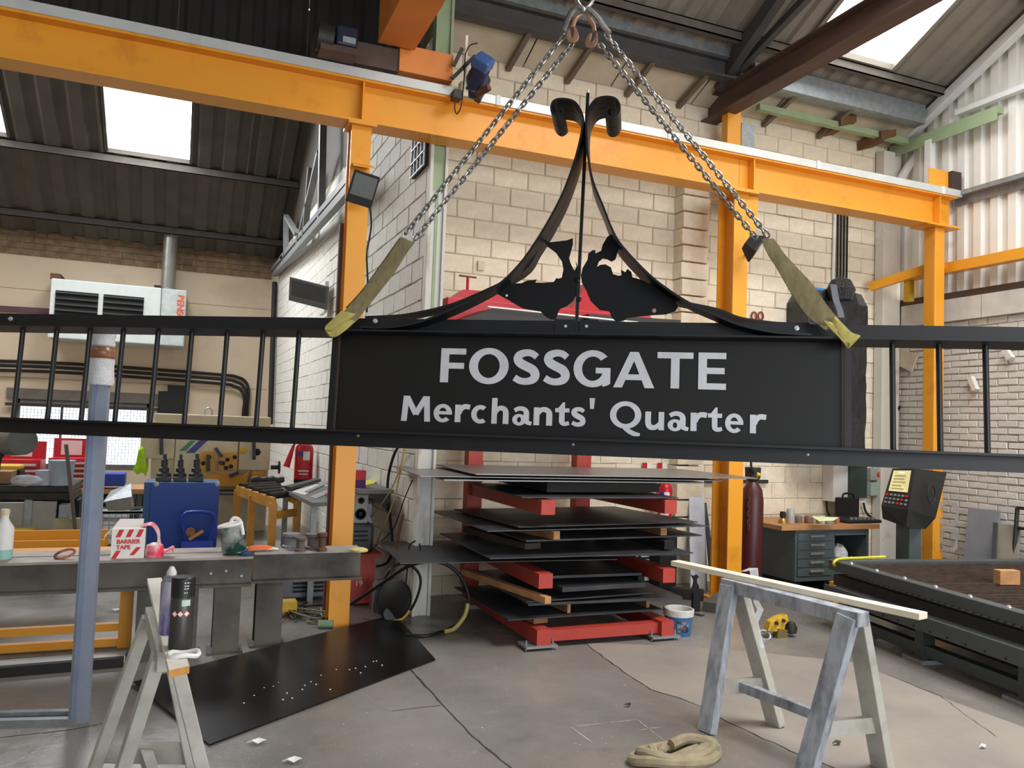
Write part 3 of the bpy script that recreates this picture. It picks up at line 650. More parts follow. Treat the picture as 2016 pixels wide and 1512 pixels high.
# ------------------------------------------------------------------ chains, hooks, slings
def stadium(hl, r, wr, n1=5, n2=6):
    pts = []
    for i in range(n1*2): 
        t = math.pi*i/(n1*2-1) if i < n1*2 else 0
        pts.append((hl+r*math.sin(t), r*math.cos(t), 0))
    for i in range(n1*2):
        t = math.pi*i/(n1*2-1); pts.append((-hl-r*math.sin(t), -r*math.cos(t), 0))
    return MB().tube(pts, wr, n2, closed=True)
link_me = stadium(.0088, .0092, .0044, 4, 6).mesh('link', None, True); link_me.materials.append(CHAIN)
def strand(parent, p, q, n0, n1, tw):
    A, B = S(*p, n0), S(*q, n1); d = (B-A); Ln = d.length; d.normalize(); n = int(Ln/.0272)
    y = sn.cross(d).normalized(); z = d.cross(y)
    for i in range(n+1):
        c = A+d*(i*.0272); ang = tw+(math.pi/2 if i % 2 else 0)+random.uniform(-.15, .15)
        y2 = y*math.cos(ang)+z*math.sin(ang); z2 = d.cross(y2)
        inst('link', link_me, parent, None, mat4=Matrix(((d.x,y2.x,z2.x,c.x),(d.y,y2.y,z2.y,c.y),(d.z,y2.z,z2.z,c.z),(0,0,0,1))))
HOOKM = M('worn_copper_hook', (176,132,106), .5, .5, col2=(110,92,78), mix=.4, scale=20)
def shortener(parent, px, py, ang):
    c = S(px, py, -.03); ca, sa = math.cos(ang), math.sin(ang); pts = []
    for x, y in ((-13,4),(-11,-6),(-5,-12),(4,-12),(11,-7),(14,2),(11,14),(6,24),(2,26),(4,12),(1,0),(-3,0),(-4,12),(-6,22),(-11,18)):
        X, Y = x*ca-y*sa, x*sa+y*ca; pts.append(c+su*X*.00205+sv*Y*.00205)
    MB().prism(pts, sn*.016).build('shortening_hook', HOOKM, parent, bevel=.003)
lc = thing('lifting_chain', 'steel chain leg running down to the sling at the FOSSGATE end nearest the heater', 'chain', S(800,470)-sv*.1)
strand(lc, (1114,66), (796,463), .012, .012, .6); strand(lc, (1122,92), (816,472), -.014, -.014, .2)
shortener(lc, 1127, 73, .05)
MB().tube(spline([S(*p,-.03) for p in ((1109,62),(1118,38),(1127,22),(1138,15),(1147,18),(1150,26))]), [.008,.013,.015,.015,.013,.009]*6+[.009], 8).build('grab_link', CHAIN, lc, smooth=True) if False else MB().tube(spline([S(*p,-.03) for p in ((1109,62),(1118,38),(1127,22),(1138,15),(1147,18),(1150,26))], 4), .013, 8).build('grab_link', CHAIN, lc, smooth=True)
MB().tube(spline([S(*p,-.02) for p in ((1147,28),(1137,33),(1130,44),(1127,55))], 4), .010, 8).build('hook_eye', HOOKM, lc, smooth=True)
rcn = thing('lifting_chain', 'steel chain leg running down to the sling beside the black wrapped column', 'chain', S(1510,470)-sv*.1)
strand(rcn, (1196,72), (1509,461), .012, .012, .6); strand(rcn, (1184,92), (1486,466), -.014, -.014, .2)
shortener(rcn, 1163, 83, -.35)
MB().tube(spline([S(*p,-.03) for p in ((1157,17),(1166,24),(1176,34),(1187,50),(1200,66))], 4), .013, 8).build('grab_link', CHAIN, rcn, smooth=True)
MB().tube(spline([S(*p,-.02) for p in ((1158,28),(1162,40),(1168,50),(1170,62))], 4), .010, 8).build('hook_eye', HOOKM, rcn, smooth=True)
ml = []
for i in range(28):
    t = 2*math.pi*i/28; ml.append(S(1153,-60)+su*math.sin(t)*.046+sv*(math.cos(t)*.10+(.085 if math.cos(t) > 0 else -.085)))
mk = one('master_link', MB().tube(ml, .010, 8, closed=True), CHAIN, 'large steel master link carrying both chain legs', 'lifting link', smooth=True)
hkp = S(1153,-60)+sv*.19
hk = thing('crane_hook', 'steel crane hook block hanging below the orange bridge', 'crane hook', hkp)
MB().tube(spline([hkp+su*x*.001+sv*y*.001 for x, y in ((45,40),(40,0),(0,-25),(-45,0),(-50,50),(-10,95),(0,140))], 4), .02, 8).build('hook', DKSTEEL, hk, smooth=True)
MB().box((hkp.x-.1,hkp.y-.06,hkp.z+.14),(hkp.x+.1,hkp.y+.06,hkp.z+.36)).build('hook_block', YEL, hk, bevel=.02)
for dx in (-.05,.05): MB().cyl((hkp.x+dx,hkp.y,hkp.z+.36),(hkp.x+dx,hkp.y,4.612),.006,6).build('wire_rope', DKSTEEL, hk)
WEB = M('olive_webbing', (128,117,84), .9, var=.28, scale=14, stretch=(3,3,1))
WEBY = M('yellowed_webbing', (190,178,100), .85, var=.2, scale=14)
def strap(parent, name, le, re, ns, mat, th=.008):
    A = spline([S(*p,n_) for p, n_ in zip(le, ns)], 4); B = spline([S(*p,n_) for p, n_ in zip(re, ns)], 4); vs = []
    for i, (a, c) in enumerate(zip(A, B)):
        m_ = (a+c)/2-sn*(.004+.003*math.sin(i*1.7)); vs += [a, m_, c]
    n = len(A); fs = [f for i in range(n-1) for f in ((3*i,3*i+1,3*i+4,3*i+3),(3*i+1,3*i+2,3*i+5,3*i+4))]
    m = MB(); m.add(vs, fs); k = len(vs); m.v += [v+sn*th for v in vs]; m.f += [tuple(j+k for j in f[::-1]) for f in fs]
    m.f += [(3*i,3*i+3,3*i+3+k,3*i+k) for i in range(n-1)]+[(3*i+2,3*i+5,3*i+5+k,3*i+2+k) for i in range(n-1)]
    m.f += [(0,1,1+k,k),(1,2,2+k,1+k)]
    return m.build(name, mat, parent, smooth=True)
ls = thing('webbing_sling', 'olive webbing sling looped round the top rail near the first orange column', 'sling', S(660,655))
strap(ls, 'strap', [(789,466),(772,492),(752,520),(715,570),(685,605),(662,625),(648,640)], [(815,478),(800,498),(776,536),(745,576),(716,612),(700,632),(686,640)], [0,-.005,-.01,-.03,-.06,-.09,-.115], WEB)
strap(ls, 'rear_strap', [(786,468),(760,505),(715,567),(680,606)], [(800,470),(772,515),(725,575),(690,610)], [.03,.04,.08,.12], WEB)
strap(ls, 'choke_loop', [(672,612),(655,628),(641,642),(640,650),(646,662)], [(700,618),(690,626),(672,640),(660,652),(657,664)], [-.115,-.12,-.122,-.12,-.06], WEBY)
strap(ls, 'choke_loop', [(640,650),(650,652),(668,640),(686,628)], [(652,664),(664,661),(684,646),(698,632)], [-.125,-.128,-.128,-.122], WEBY)
rs = thing('webbing_sling', 'olive webbing sling looped round the top rail beside the black wrapped column', 'sling', S(1670,675))
strap(rs, 'strap', [(1499,470),(1512,500),(1530,528),(1560,580),(1588,620),(1612,640),(1626,650)], [(1524,470),(1545,500),(1568,525),(1602,562),(1628,600),(1648,625),(1656,640)], [0,-.005,-.01,-.03,-.06,-.09,-.115], WEB)
strap(rs, 'choke_loop', [(1620,630),(1636,648),(1650,662),(1662,676),(1668,686)], [(1640,636),(1655,648),(1670,660),(1676,672),(1672,686)], [-.115,-.12,-.122,-.12,-.06], WEBY)
strap(rs, 'choke_loop', [(1645,622),(1662,640),(1678,655),(1694,661),(1685,672)], [(1640,632),(1650,652),(1662,668),(1672,676),(1671,686)], [-.115,-.126,-.126,-.122,-.06], WEBY)
# ------------------------------------------------------------------ stanchion at the wall end
st = thing('steel_stanchion', 'pale green and white painted steel stanchion with peeling paint at the wall end', 'steel column', (1.88, 6.43, 0))
PEEL = M('peeling_white_paint', (208,206,200), .7, col2=(128,132,130), mix=.34, scale=3.2, stretch=(3,3,.9))
RUSTEDGE = M('peeling_white_edge', (212,208,198), .7, col2=(132,96,74), mix=.30, scale=4, stretch=(3,3,.7))
for (x0, x1, nm, mt) in ((1.800,1.826,'flange',RUSTEDGE),(1.932,1.956,'flange',PEEL)):
    MB().box((x0,6.455,0),(x1,6.56,4.1)).build(nm, mt, st); MB().box((x0,6.455,4.1),(x1,6.56,5.7)).build(nm, GREENP, st)
MB().box((1.826,6.48,0),(1.932,6.50,3.6)).build('web', PEEL, st); MB().box((1.826,6.48,3.6),(1.932,6.50,5.7)).build('web', GREENP, st); MB().box((1.862,6.474,2.0),(1.888,6.48,3.6)).build('green_strip', GREENP, st)
# ------------------------------------------------------------------ red cantilever rack and what lies on it
pa, pb = atY(923,900,6.83).x, atY(951,900,6.83).x; pc, pd = atY(1136,905,6.83).x, atY(1164,905,6.83).x
rk = thing('cantilever_rack', 'red oxide cantilever rack loaded with flat steel sheets against the block wall', 'storage rack', (3.0, 6.1, 0))
for (x0, x1) in ((2.405,2.515),(3.455,3.565)):
    MB().box((x0,5.27,.035),(x1,6.95,.145)).build('base_skid', REDRACK, rk)
    for z in (.545, 1.075, 2.43): MB().box((x0,5.27 if z < 2 else 5.7,z-.105),(x1,6.83,z)).build('arm', REDRACK, rk)
    MB().box((x0-.09,5.25,.02),(x1+.05,5.42,.035)).build('foot_plate', GALV, rk)
    for dx in (-.07,.14):
        MB().cyl((x0+dx,5.30,0),(x0+dx,5.30,.07),.007,8).build('levelling_bolt', GALV, rk)
    MB().box((x0-.06,6.6,0),(x1+.06,6.75,.035)).build('foot_plate', GALV, rk)
MB().box((2.515,5.32,.045),(3.455,5.42,.125)).build('front_beam', REDRACK, rk)
MB().box((pa,6.83,.145),(pb,6.95,2.62)).build('post', REDRACK, rk); MB().box((pc,6.83,.145),(pd,6.95,2.62)).build('post', REDRACK, rk)
MB().box((pb,6.87,1.9),(pc,6.93,1.98)).build('cross_tie', REDRACK, rk)
CHEQ = M('chequer_plate', (86,90,96), .45, .5, var=.4, scale=30)
LTST = M('pale_mill_steel', (128,128,128), .4, .6, var=.2, scale=2, stretch=(.4,3,1))
def sheet(x0, x1, y0, y1, z, th, mat, label, rot=0., dy=0., name='steel_sheet', cat='steel sheet', grp='steel sheets stored on the red rack'):
    c = Vector(((x0+x1)/2,(y0+y1)/2,z)); R2 = Matrix.Rotation(math.radians(rot),3,'Z'); u_ = R2 @ Vector(((x1-x0)/2,0,0)); v_ = R2 @ Vector((0,(y1-y0)/2,dy))
    return one(name, MB().obox(c+Vector((0,0,th/2)), u_, v_, Vector((0,0,th/2))), mat, label, cat, grp)
sheet(2.2,3.52,5.36,6.55,.205,.008,MILL,'lowest steel sheet lying over the red base of the rack',1)
sheet(2.42,3.72,5.38,6.5,.287,.02,MILL,'steel plate second from the rack base, resting on short wood blocks',-3)
sheet(2.3,3.42,5.38,6.6,.328,.01,MILL,'thin steel sheet under the rough broken timber batten on the rack',4)
sheet(2.6,3.34,5.36,6.5,.392,.034,MILL,'thick short steel plate just below the lower pair of red arms',3)
sheet(2.62,3.42,5.5,6.6,.46,.02,MILL,'short dark plate tucked right under the lower red arms',-2)
sheet(1.52,3.25,5.62,6.7,.575,.006,MILL,'wide steel sheet sticking out from the rack towards the stanchion',-4)
sheet(2.05,3.75,5.30,6.6,.655,.008,MILL,'long steel sheet lying across the lower arms with coloured edge marks',-1)
sheet(2.9,3.85,5.45,6.5,.62,.012,MILL,'dark plate end poking out beside the white timber batten',-6)
sheet(2.3,3.9,5.40,6.6,.765,.01,MILL,'steel sheet with blue and yellow edge paint in the middle of the rack',3)
sheet(2.0,3.95,5.38,6.7,.845,.006,CHEQ,'patterned chequer plate sheet on top of the middle stack',2)
sheet(2.2,3.86,5.40,6.6,.872,.006,MILL,'plain sheet lying on the chequer plate',5)
sheet(2.3,3.62,5.32,6.6,1.085,.008,MILL,'lowest sheet of the upper stack on the upper red arms',-2)
sheet(2.55,3.55,5.5,6.6,1.115,.07,M('dark_stack_steel',(32,31,30),.8),'dark block of plates between the upper sheets and arms',0)
sheet(1.75,3.95,5.45,6.65,1.195,.008,LTST,'bright steel sheet low in the topmost stack at eye level',-2)
sheet(1.62,4.15,5.50,6.75,1.215,.006,LTST,'bright steel sheet in the middle of the topmost stack',-4)
sheet(2.0,4.45,5.42,6.65,1.24,.008,LTST,'uppermost bright steel sheet pointing towards the second orange column',-3)
def batten(a, b_, wd, ht, label, mat=OLDWOOD, name='timber_batten', cat='timber', grp='wood bearers between the rack sheets'):
    return one(name, MB().bar(a, b_, wd, ht), mat, label, cat, grp, bevel=.003)
batten((2.5,5.42,.178),(2.4,6.3,.178),.12,.05,'wood block under the lowest sheet above the red base')
batten((2.72,5.40,.255),(2.65,6.3,.255),.03,.07,'short upright wood bearer between the two lowest plates')
batten((3.42,5.42,.255),(3.40,6.3,.255),.03,.07,'small wood bearer near the bucket end of the lowest plates')
batten((2.46,5.22,.366),(2.22,6.4,.366),.055,.05,'rough broken timber batten sticking out of the lower stack', M('raw_split_timber',(190,140,95),.85,var=.3,scale=6))
batten((2.57,5.34,.808),(2.3,6.5,.808),.06,.06,'squared timber bearer under the chequer plate beside the post')
batten((3.55,5.42,.81),(3.5,6.5,.81),.06,.06,'squared timber bearer under the chequer plate at its far end')
batten((2.45,5.5,.71),(2.3,6.5,.71),.14,.045,'dark wide wood bearer in the middle of the rack', M('dark_wood',(70,60,50),.85))
batten((3.58,5.38,.71),(3.5,6.4,.71),.1,.07,'black painted bearer block at the bucket end of the rack', BLACKM)
batten((3.38,5.46,.42),(3.36,6.4,.42),.06,.08,'black bearer block below the lower red arm', BLACKM)
# things above the sign panel, lying on the top arms of the rack
ta = thing('red_clamp_beam', 'red steel clamping beam with T-handle screw lying on top of the rack', 'clamp', (2.9, 6.3, 2.44))
q0, q1 = atY(880,600,6.5), atY(1285,590,6.5)
MB().box((q0.x,6.5,2.44),(q1.x,6.7,2.70)).build('beam_body', REDP, ta, bevel=.01)
MB().prism([(q0.x+.05,6.52,2.70),(q0.x+1.2,6.52,2.70),(q0.x+1.1,6.52,2.80),(q0.x+.15,6.52,2.78)], (0,.16,0)).build('clamp_jaw', REDP, ta)
MB().prism([(q1.x-.85,6.52,2.70),(q1.x,6.52,2.70),(q1.x-.2,6.52,2.88),(q1.x-.7,6.52,2.96)], (0,.16,0)).build('clamp_jaw', REDP, ta)
h = atY(920,575,6.55); MB().cyl((h.x,6.55,2.78),(h.x,6.55,2.90),.014,8).build('screw', REDP, ta); MB().cyl((h.x-.085,6.53,2.90),(h.x+.085,6.57,2.905),.008,8).build('t_handle', RUST, ta)
one('steel_sheet', MB().prism([atY(*p,6.0) for p in ((905,632),(975,606),(1150,626),(1135,642))], (0,.42,.02)), M('dark_folded_sheet',(44,42,40),.5), 'dark folded sheet metal lying behind the first fish silhouette', 'steel sheet')
one('steel_sheet', MB().prism([atY(*p,5.9) for p in ((1160,618),(1340,630),(1340,640),(1160,640))], (0,.4,.02)), M('dark_folded_sheet'), 'long dark sheet metal offcut lying behind the second fish silhouette', 'steel sheet')
one('aluminium_strip', MB().bar(atY(960,604,5.85), atY(1255,635,5.85), .03, .012), WHITEP, 'pale metal strip lying slantwise over the rack top behind the fish', 'metal strip')
# ------------------------------------------------------------------ trestles
TRB = M('trestle_blue_grey', (172,178,188), .6, col2=(112,116,122), mix=.45, scale=9, stretch=(2,2,.6))
TRG = M('trestle_dull_green', (188,186,177), .65, col2=(152,150,138), mix=.4, scale=6)
def trestle(label, A, B, zt, feet, mats, bar=.085, leg=(.10,.05), cross=.30):
    """A, B: ends of the top bar; feet: far-left, far-right, near-left, near-right floor points"""
    t = thing('sawhorse_trestle', label, 'trestle', ((A[0]+B[0])/2,(A[1]+B[1])/2,0))
    A, B = Vector(A), Vector(B); d = (B-A).normalized(); sd = d.cross(Vector((0,0,1))).normalized()
    MB().bar(A, B, bar, .07).build('top_bar', mats[0], t, bevel=.004)
    tops = []
    for k, f in enumerate(feet):
        e = A+d*.06 if k < 2 else B-d*.06; s_ = -1 if k % 2 == 0 else 1
        side = sd*s_ if (Vector(f)-e).dot(sd)*s_ > 0 else -sd*s_
        tp = e+side*(bar*.42); tp.z = zt-.045; tops.append(tp); f = Vector(f); 
        MB().bar(tp+(tp-f)*.02, Vector((f.x,f.y,0))+(tp-f).normalized()*.02*0, leg[0] if abs(d.y) < .5 else leg[1], leg[0] if abs(d.y) >= .5 else leg[1], up=d).build('leg', mats[1] if k % 2 else mats[0], t, bevel=.004)
    mids = []
    for k in (0, 2):
        a = tops[k].lerp(Vector(feet[k]), 1-cross); c = tops[k+1].lerp(Vector(feet[k+1]), 1-cross); mids.append((a+c)/2)
        MB().bar(a, c, .035, .075).build('cross_rail', mats[1], t)
    MB().bar(mids[0], mids[1], .04, .05).build('stretcher', mats[0], t)
    return t
trestle('grey-blue painted wooden trestle carrying the long pale batten', (2.87,3.74,.755), (2.985,2.86,.755), .79, [fl(1392,1442),fl(1528,1428),fl(1585,1528),fl(1738,1512)], (TRB,TRG))
one('timber_batten', MB().bar(atZ(1329,1108,.806), atZ(1818,1213,.806), .075, .03), TIMBER, 'long pale planed timber batten laid along the grey-blue trestle', 'timber', bevel=.002)
PLAST = M('clear_plastic_film', (225,228,230), .15, var=.1, alpha=.32)
m = MB(); P = [(1462,1125,8),(1482,1118,14),(1490,1165,9),(1488,1185,8),(1496,1200,9),(1485,1225,10),(1493,1255,8),(1500,1275,6)]; vs = []
for (x, y, r) in P: 
    c = atZ(x, y, max(.1,.84-(y-1118)*.0026)); vs += [c+Vector((-r*.002,0,0)), c+Vector((r*.002,-.01,0))]
m.add(vs, [(2*i,2*i+1,2*i+3,2*i+2) for i in range(len(P)-1)]); m.v += [v+Vector((.002,.003,0)) for v in m.v]; m.f += [tuple(j+len(vs) for j in f[::-1]) for f in m.f]
one('plastic_film', m, PLAST, 'crumpled clear plastic film hanging off the grey-blue trestle', 'plastic film', smooth=True)
A_, B_ = atZ(303,1208,.77), atZ(331,1300,.77)
trestle('dull green-grey trestle with spray cans standing on its board', (A_.x,A_.y,.765), (B_.x,B_.y,.765), .80, [fl(151,1612),fl(400,1618),fl(178,1712),fl(446,1712)], (TRG,TRG), bar=.07, leg=(.075,.045), cross=.33)
fz = .825
bd = [atZ(290,1139,fz), atZ(318,1137,fz), atZ(373,1311,fz), atZ(333,1320,fz)]
tbd = thing('timber_board', 'white splashed timber board on the green-grey trestle', 'timber', bd[3]); MB().prism(bd, (0,0,-.022)).build('board', M('white_splashed_timber',(232,229,218),.75,var=.08,scale=8), tbd)
ed_ = (bd[2]-bd[1]).normalized()*.003; MB().prism([bd[3],bd[2],bd[2]+ed_,bd[3]+ed_], (0,0,-.022)).build('end_grain', M('orange_end_grain',(196,140,70),.8,var=.3,scale=30), tbd)
def spray(px, py, r, h, body, cap, label, dome):
    c = atZ(px, py, fz); t = thing('spray_can', label, 'spray can', c)
    MB().lathe(c, [(r*.97,0),(r,.004),(r,h*.72),(r*.94,h*.74)], 24).build('can_body', body, t, smooth=True)
    if dome: 
        MB().lathe(c+Vector((0,0,h*.74)), [(r*.9,0),(r*.75,.014),(r*.45,.022)], 24).build('shoulder', GALV, t, smooth=True)
        MB().lathe(c+Vector((0,0,h*.74+.02)), [(r*.5,0),(r*.5,.012),(r*.2,.03)], 16).build('nozzle', WHITEP, t, smooth=True)
    else:
        MB().lathe(c+Vector((0,0,h*.73)), [(r*1.02,0),(r*1.02,h*.26),(r*.95,h*.275)], 24).build('cap', cap, t, smooth=True)
    return t, c
CANG = M('dark_grey_can', (66,64,62), .35, .3, var=.05)
t_, c_ = spray(354,1276,.037,.235,CANG,M('black_can_cap',(28,28,30),.4),'dark grey aerosol can with black cap on the trestle board',False)
fd = Vector((EYE.x-c_.x, EYE.y-c_.y, 0)).normalized(); sdv = Vector((-fd.y, fd.x, 0))
def canlab(nm, s0, s1, z0, z1, mt):                    # print wrapped on the can front
    m = MB(); n = 6; r = .0376; vs = []
    for i in range(n+1):
        a = (s0+(s1-s0)*i/n); d = fd*math.cos(a)+sdv*math.sin(a); vs += [c_+d*r+Vector((0,0,z0)), c_+d*r+Vector((0,0,z1))]
    m.add(vs, [(2*i,2*i+2,2*i+3,2*i+1) for i in range(n)]); m.build(nm, mt, t_)
canlab('rating_label', -.05, .7, .145, .165, M('label_pale_green',(190,215,205),.5))
for k in range(3):
    s0 = -.75+k*.5; m = MB(); cc = s0+.15; r = .0378; d = fd*math.cos(cc)+sdv*math.sin(cc); tt = Vector((-d.y,d.x,0)); p = c_+d*r+Vector((0,0,.12)); q = .0115
    m.add([p+tt*q,p+Vector((0,0,q)),p-tt*q,p-Vector((0,0,q))], [(0,1,2,3)]); m.build('hazard_diamond', M('hazard_red',(200,60,60),.5), t_)
    m = MB(); p = p+d*.0004; q = .0085; m.add([p+tt*q,p+Vector((0,0,q)),p-tt*q,p-Vector((0,0,q))], [(0,1,2,3)]); m.build('hazard_diamond', PAPER, t_)
for k, (z, wd) in enumerate(((.222,.5),(.212,.4),(.203,.45),(.19,.3))):
    canlab('cap_print', .1, .1+wd, z-.003, z, PAPER)
t_, c_ = spray(331,1247,.033,.25,M('purple_white_can',(84,62,150),.4,col2=(222,222,232),mix=.46,scale=14,stretch=(1,1,.3)),WHITEP,'purple and white aerosol can with white nozzle on the trestle board',True)
m = MB(); c = atZ(362,1293,fz); ring = [c+Vector((math.cos(a)*.045,math.sin(a)*.03+.01,.006+.004*math.sin(3*a))) for a in [i*.35 for i in range(18)]]
one('masking_tape_scrap', MB().tube(ring, .008, 6, closed=True), PAPER, 'torn white masking tape scrap at the end of the trestle board', 'tape', smooth=True)
# ------------------------------------------------------------------ galvanised door frame standing on the floor
gp = fl(152,1424); GP = M('grey_blue_channel', (142,150,166), .5, .3, var=.1)
gf = thing('steel_door_frame', 'upright grey steel door frame channel with bubble-wrapped top', 'door frame', gp)
sd_ = Vector((1,-.12,0)).normalized(); dd = Vector((.12,1,0)).normalized(); top = atY(205,648,gp.y).z
m = MB()
for (o_, w2_, d2_) in ((0.0,.082,.006),):
    b0 = gp+Vector((0,0,top/2)); m.obox(b0, sd_*.041, dd*.003, Vector((0,0,top/2)))
    m.obox(b0+dd*.03-sd_*.041, sd_*.003, dd*.03, Vector((0,0,top/2))); m.obox(b0+dd*.03+sd_*.041, sd_*.003, dd*.03, Vector((0,0,top/2)))
m.build('upright', GP, gf)
MB().obox(gp+Vector((0,0,top/2))-sd_*.018-dd*.009, sd_*.012, dd*.006, Vector((0,0,top/2))).build('rebate_strip', M('blue_grey_strip',(124,136,160),.5,.3), gf)  # slightly darker, bluer strip along the upright
e_ = fl(-150,1432)
for k, (dy, hz) in enumerate(((0,.03),(.07,.045))): MB().bar(gp+dd*dy+Vector((0,0,hz/2)), Vector((e_.x,e_.y+dy*1.1,hz/2)), .04, hz).build('sill_track', GALV, gf)
WRAP = M('bubble_wrap', (226,228,232), .3, var=.12, scale=30, bump=.8)
def sleeve(z0, z1, mt, ex, nm):
    pr = []
    for i in range(9):
        z = z0+(z1-z0)*i/8; pr.append((.060+ex+random.uniform(-.006,.006), z))
    MB().lathe(gp+dd*.03, pr, 14).build(nm, mt, gf, smooth=True)
zz = [atY(200,y,gp.y).z for y in (758,708,680,646)]
sleeve(zz[0], zz[1]+.005, WRAP, .004, 'bubble_wrap'); sleeve(zz[1],zz[2], M('brown_parcel_tape',(146,100,72),.25,var=.2), 0, 'parcel_tape'); sleeve(zz[2]-.005,zz[3]+.02, WRAP, .002, 'bubble_wrap')
# ------------------------------------------------------------------ beam workbench
BENCH = M('scorched_bench_steel', (96,90,82), .55, .3, col2=(44,42,40), mix=.42, scale=2.4)
BTOP = M('worn_bench_top', (150,142,134), .6, .2, var=.3, scale=5)
bn_ = thing('steel_beam_workbench', 'low workbench made of scorched steel I-beams on stub column legs', 'workbench', (0, 5.8, 0))
def ibeam(x0, x1, z0, z1, y0, y1, nm):
    MB().box((x0,y0,z1-.016),(x1,y1,z1)).build(nm+'_top', BTOP, bn_)
    MB().box((x0,y0,z0),(x1,y1,z0+.016)).box((x0,y0+.06,z0+.016),(x1,y0+.075,z1-.016)).build(nm, BENCH, bn_)
ibeam(-2.2,.452,.475,.672,5.60,5.80,'long_beam'); ibeam(-2.2,.452,.475,.672,5.83,6.03,'long_beam'); ibeam(.46,1.19,.488,.695,5.62,5.84,'short_beam')
for (px, py, w2_) in ((528,1279,.09),(443,1294,.085),(357,1301,.085),(283,1318,.07)):
    p = fl(px,py); t = .012; y0 = max(p.y,5.62)+.07
    MB().box((p.x-w2_,y0,0),(p.x+w2_,y0+t,.476)).box((p.x-.006,y0+t,0),(p.x+.006,y0+.16,.476)).box((p.x-w2_,y0+.16,0),(p.x+w2_,y0+.172,.476)).build('leg', BENCH, bn_)
    MB().box((p.x-w2_-.03,y0-.005,0),(p.x+w2_+.03,y0+.2,.014)).build('foot_plate', BENCH, bn_)
for (px, py) in ((415,1128),(445,1123),(475,1133)):
    p = atY(px,py,5.67); MB().cyl(p,p-Vector((0,.02,0)),.009,8).build('bolt', GALV, bn_)
# black sheet on the floor
bs = thing('black_steel_sheet', 'large black painted steel sheet lying on the concrete floor', 'steel sheet', (.8,5.3,0))
cn = [fl(857,1301), fl(778,1216), fl(262,1352), fl(412,1470)]
poly = [Vector((p.x,p.y,.012)) for p in cn]; poly[1].z = .03; poly[2].z = .03
BSH = M('glossy_black_sheet', (13,13,14), .3, var=.4, scale=2.5, col2=(26,26,26), mix=.36, spec=.35)
MB().prism(poly, (0,0,-.006)).build('sheet_body', BSH, bs)
for (px, py) in ((500,1370),(520,1355),(538,1352),(548,1345),(565,1365),(600,1350),(612,1343),(632,1330),(650,1358),(480,1385),(575,1375),(595,1358),(622,1348),(688,1319),(700,1316),(719,1313),(735,1303),(741,1302),(752,1310),(662,1319),(557,1378),(710,1325)):
    p = atZ(px,py,.016); MB().cyl(p, p+Vector((0,0,.004)), .005, 6).build('rivet', PAPER, bs)
# items on the workbench
zb = .672
bx_ = thing('barrier_tape_box', 'red and white striped barrier tape carton on the beam workbench', 'carton', atZ(258,1100,zb))
p = atY(217,1103,5.66); x0 = p.x; x1 = atY(283,1100,5.66).x; hh = .185
MB().box((x0,5.66,zb),(x1,5.80,zb+hh)).build('carton_body', M('carton_white',(232,226,222),.7,var=.04), bx_)
STR = M('barrier_red', (205,44,50), .6, var=.06)
yf = 5.6585
for (u0, u1, z0, z1) in ((.02,.16,0,.05),(.56,.76,.02,.07)):
    w_ = x1-x0; m = MB(); m.prism([(x0+w_*u0,yf,zb+z0),(x0+w_*(u0+.14),yf,zb+z0),(x0+w_*(u1+.14),yf,zb+z1),(x0+w_*u1,yf,zb+z1)], (0,-.0008,0)); m.build('stripe', STR, bx_)
for k in range(3):
    w_ = x1-x0; u0 = .12+k*.3; m = MB(); m.prism([(x0+w_*u0,yf,zb+.135),(x0+w_*(u0+.14),yf,zb+.135),(x0+w_*min(1,u0+.24),yf,zb+.183),(x0+w_*(u0+.10),yf,zb+.183)], (0,-.0008,0)); m.build('stripe', STR, bx_)
text_mesh('carton_print', 'BARRIER\nTAPE', .036, STR, bx_, (x0+.03,yf-.0005,zb+.095), (1,0,0), (0,0,1), .0004, .0012)
MB().add([(x0,5.8,zb+hh),(x1-.02,5.8,zb+hh),(x1-.02,5.84,zb+hh+.045),(x0+.03,5.84,zb+hh+.045)],[(0,1,2,3)]).add([(x0,5.66,zb+hh),(x0,5.8,zb+hh),(x0-.05,5.78,zb+hh-.05),(x0-.045,5.68,zb+hh-.06)],[(0,1,2,3)]).build('flap', M('carton_white'), bx_)
TAPE = M('barrier_tape', (228,60,90), .4, col2=(235,225,225), mix=.45, scale=9)
m = MB(); A0 = atZ(276,1075,zb+.12)
m.ribbon(spline([(x1-.03,5.72,zb+.19),(x1+.03,5.70,zb+.2),(x1+.07,5.68,zb+.15),(x1+.08,5.67,zb+.08),(x1+.11,5.66,zb+.03),(x1+.16,5.66,zb+.05),(x1+.17,5.67,zb+.02)],5), Vector((0,0,0)), Vector((.01,.09,.01)), .004); m.build('loose_tape', TAPE, bx_, smooth=True)
MB().lathe((x1+.06,5.70,zb+.001), [(.055,0),(.06,.03),(.05,.075),(.02,.09)], 14).build('tape_bundle', TAPE, bx_, smooth=True)
tin = thing('paint_tin', 'dented dark green and white paint tin tilted on the beam workbench', 'paint tin', atY(462,1090,5.72)); c = atY(462,1089,5.72); ax = Vector((-.22,0,1)).normalized(); c.z = zb+.02
MB().lathe(c, [(.078,0),(.08,.004),(.08,.165),(.083,.17),(.083,.178)], 24, ax).build('tin_body', M('green_white_tin',(16,62,56),.3,col2=(222,224,222),mix=.40,scale=5), tin, smooth=True)
MB().lathe(c+ax*.178, [(.085,0),(.08,.012),(.06,.016)], 24, ax).build('splashed_lid', PAPER, tin, smooth=True)
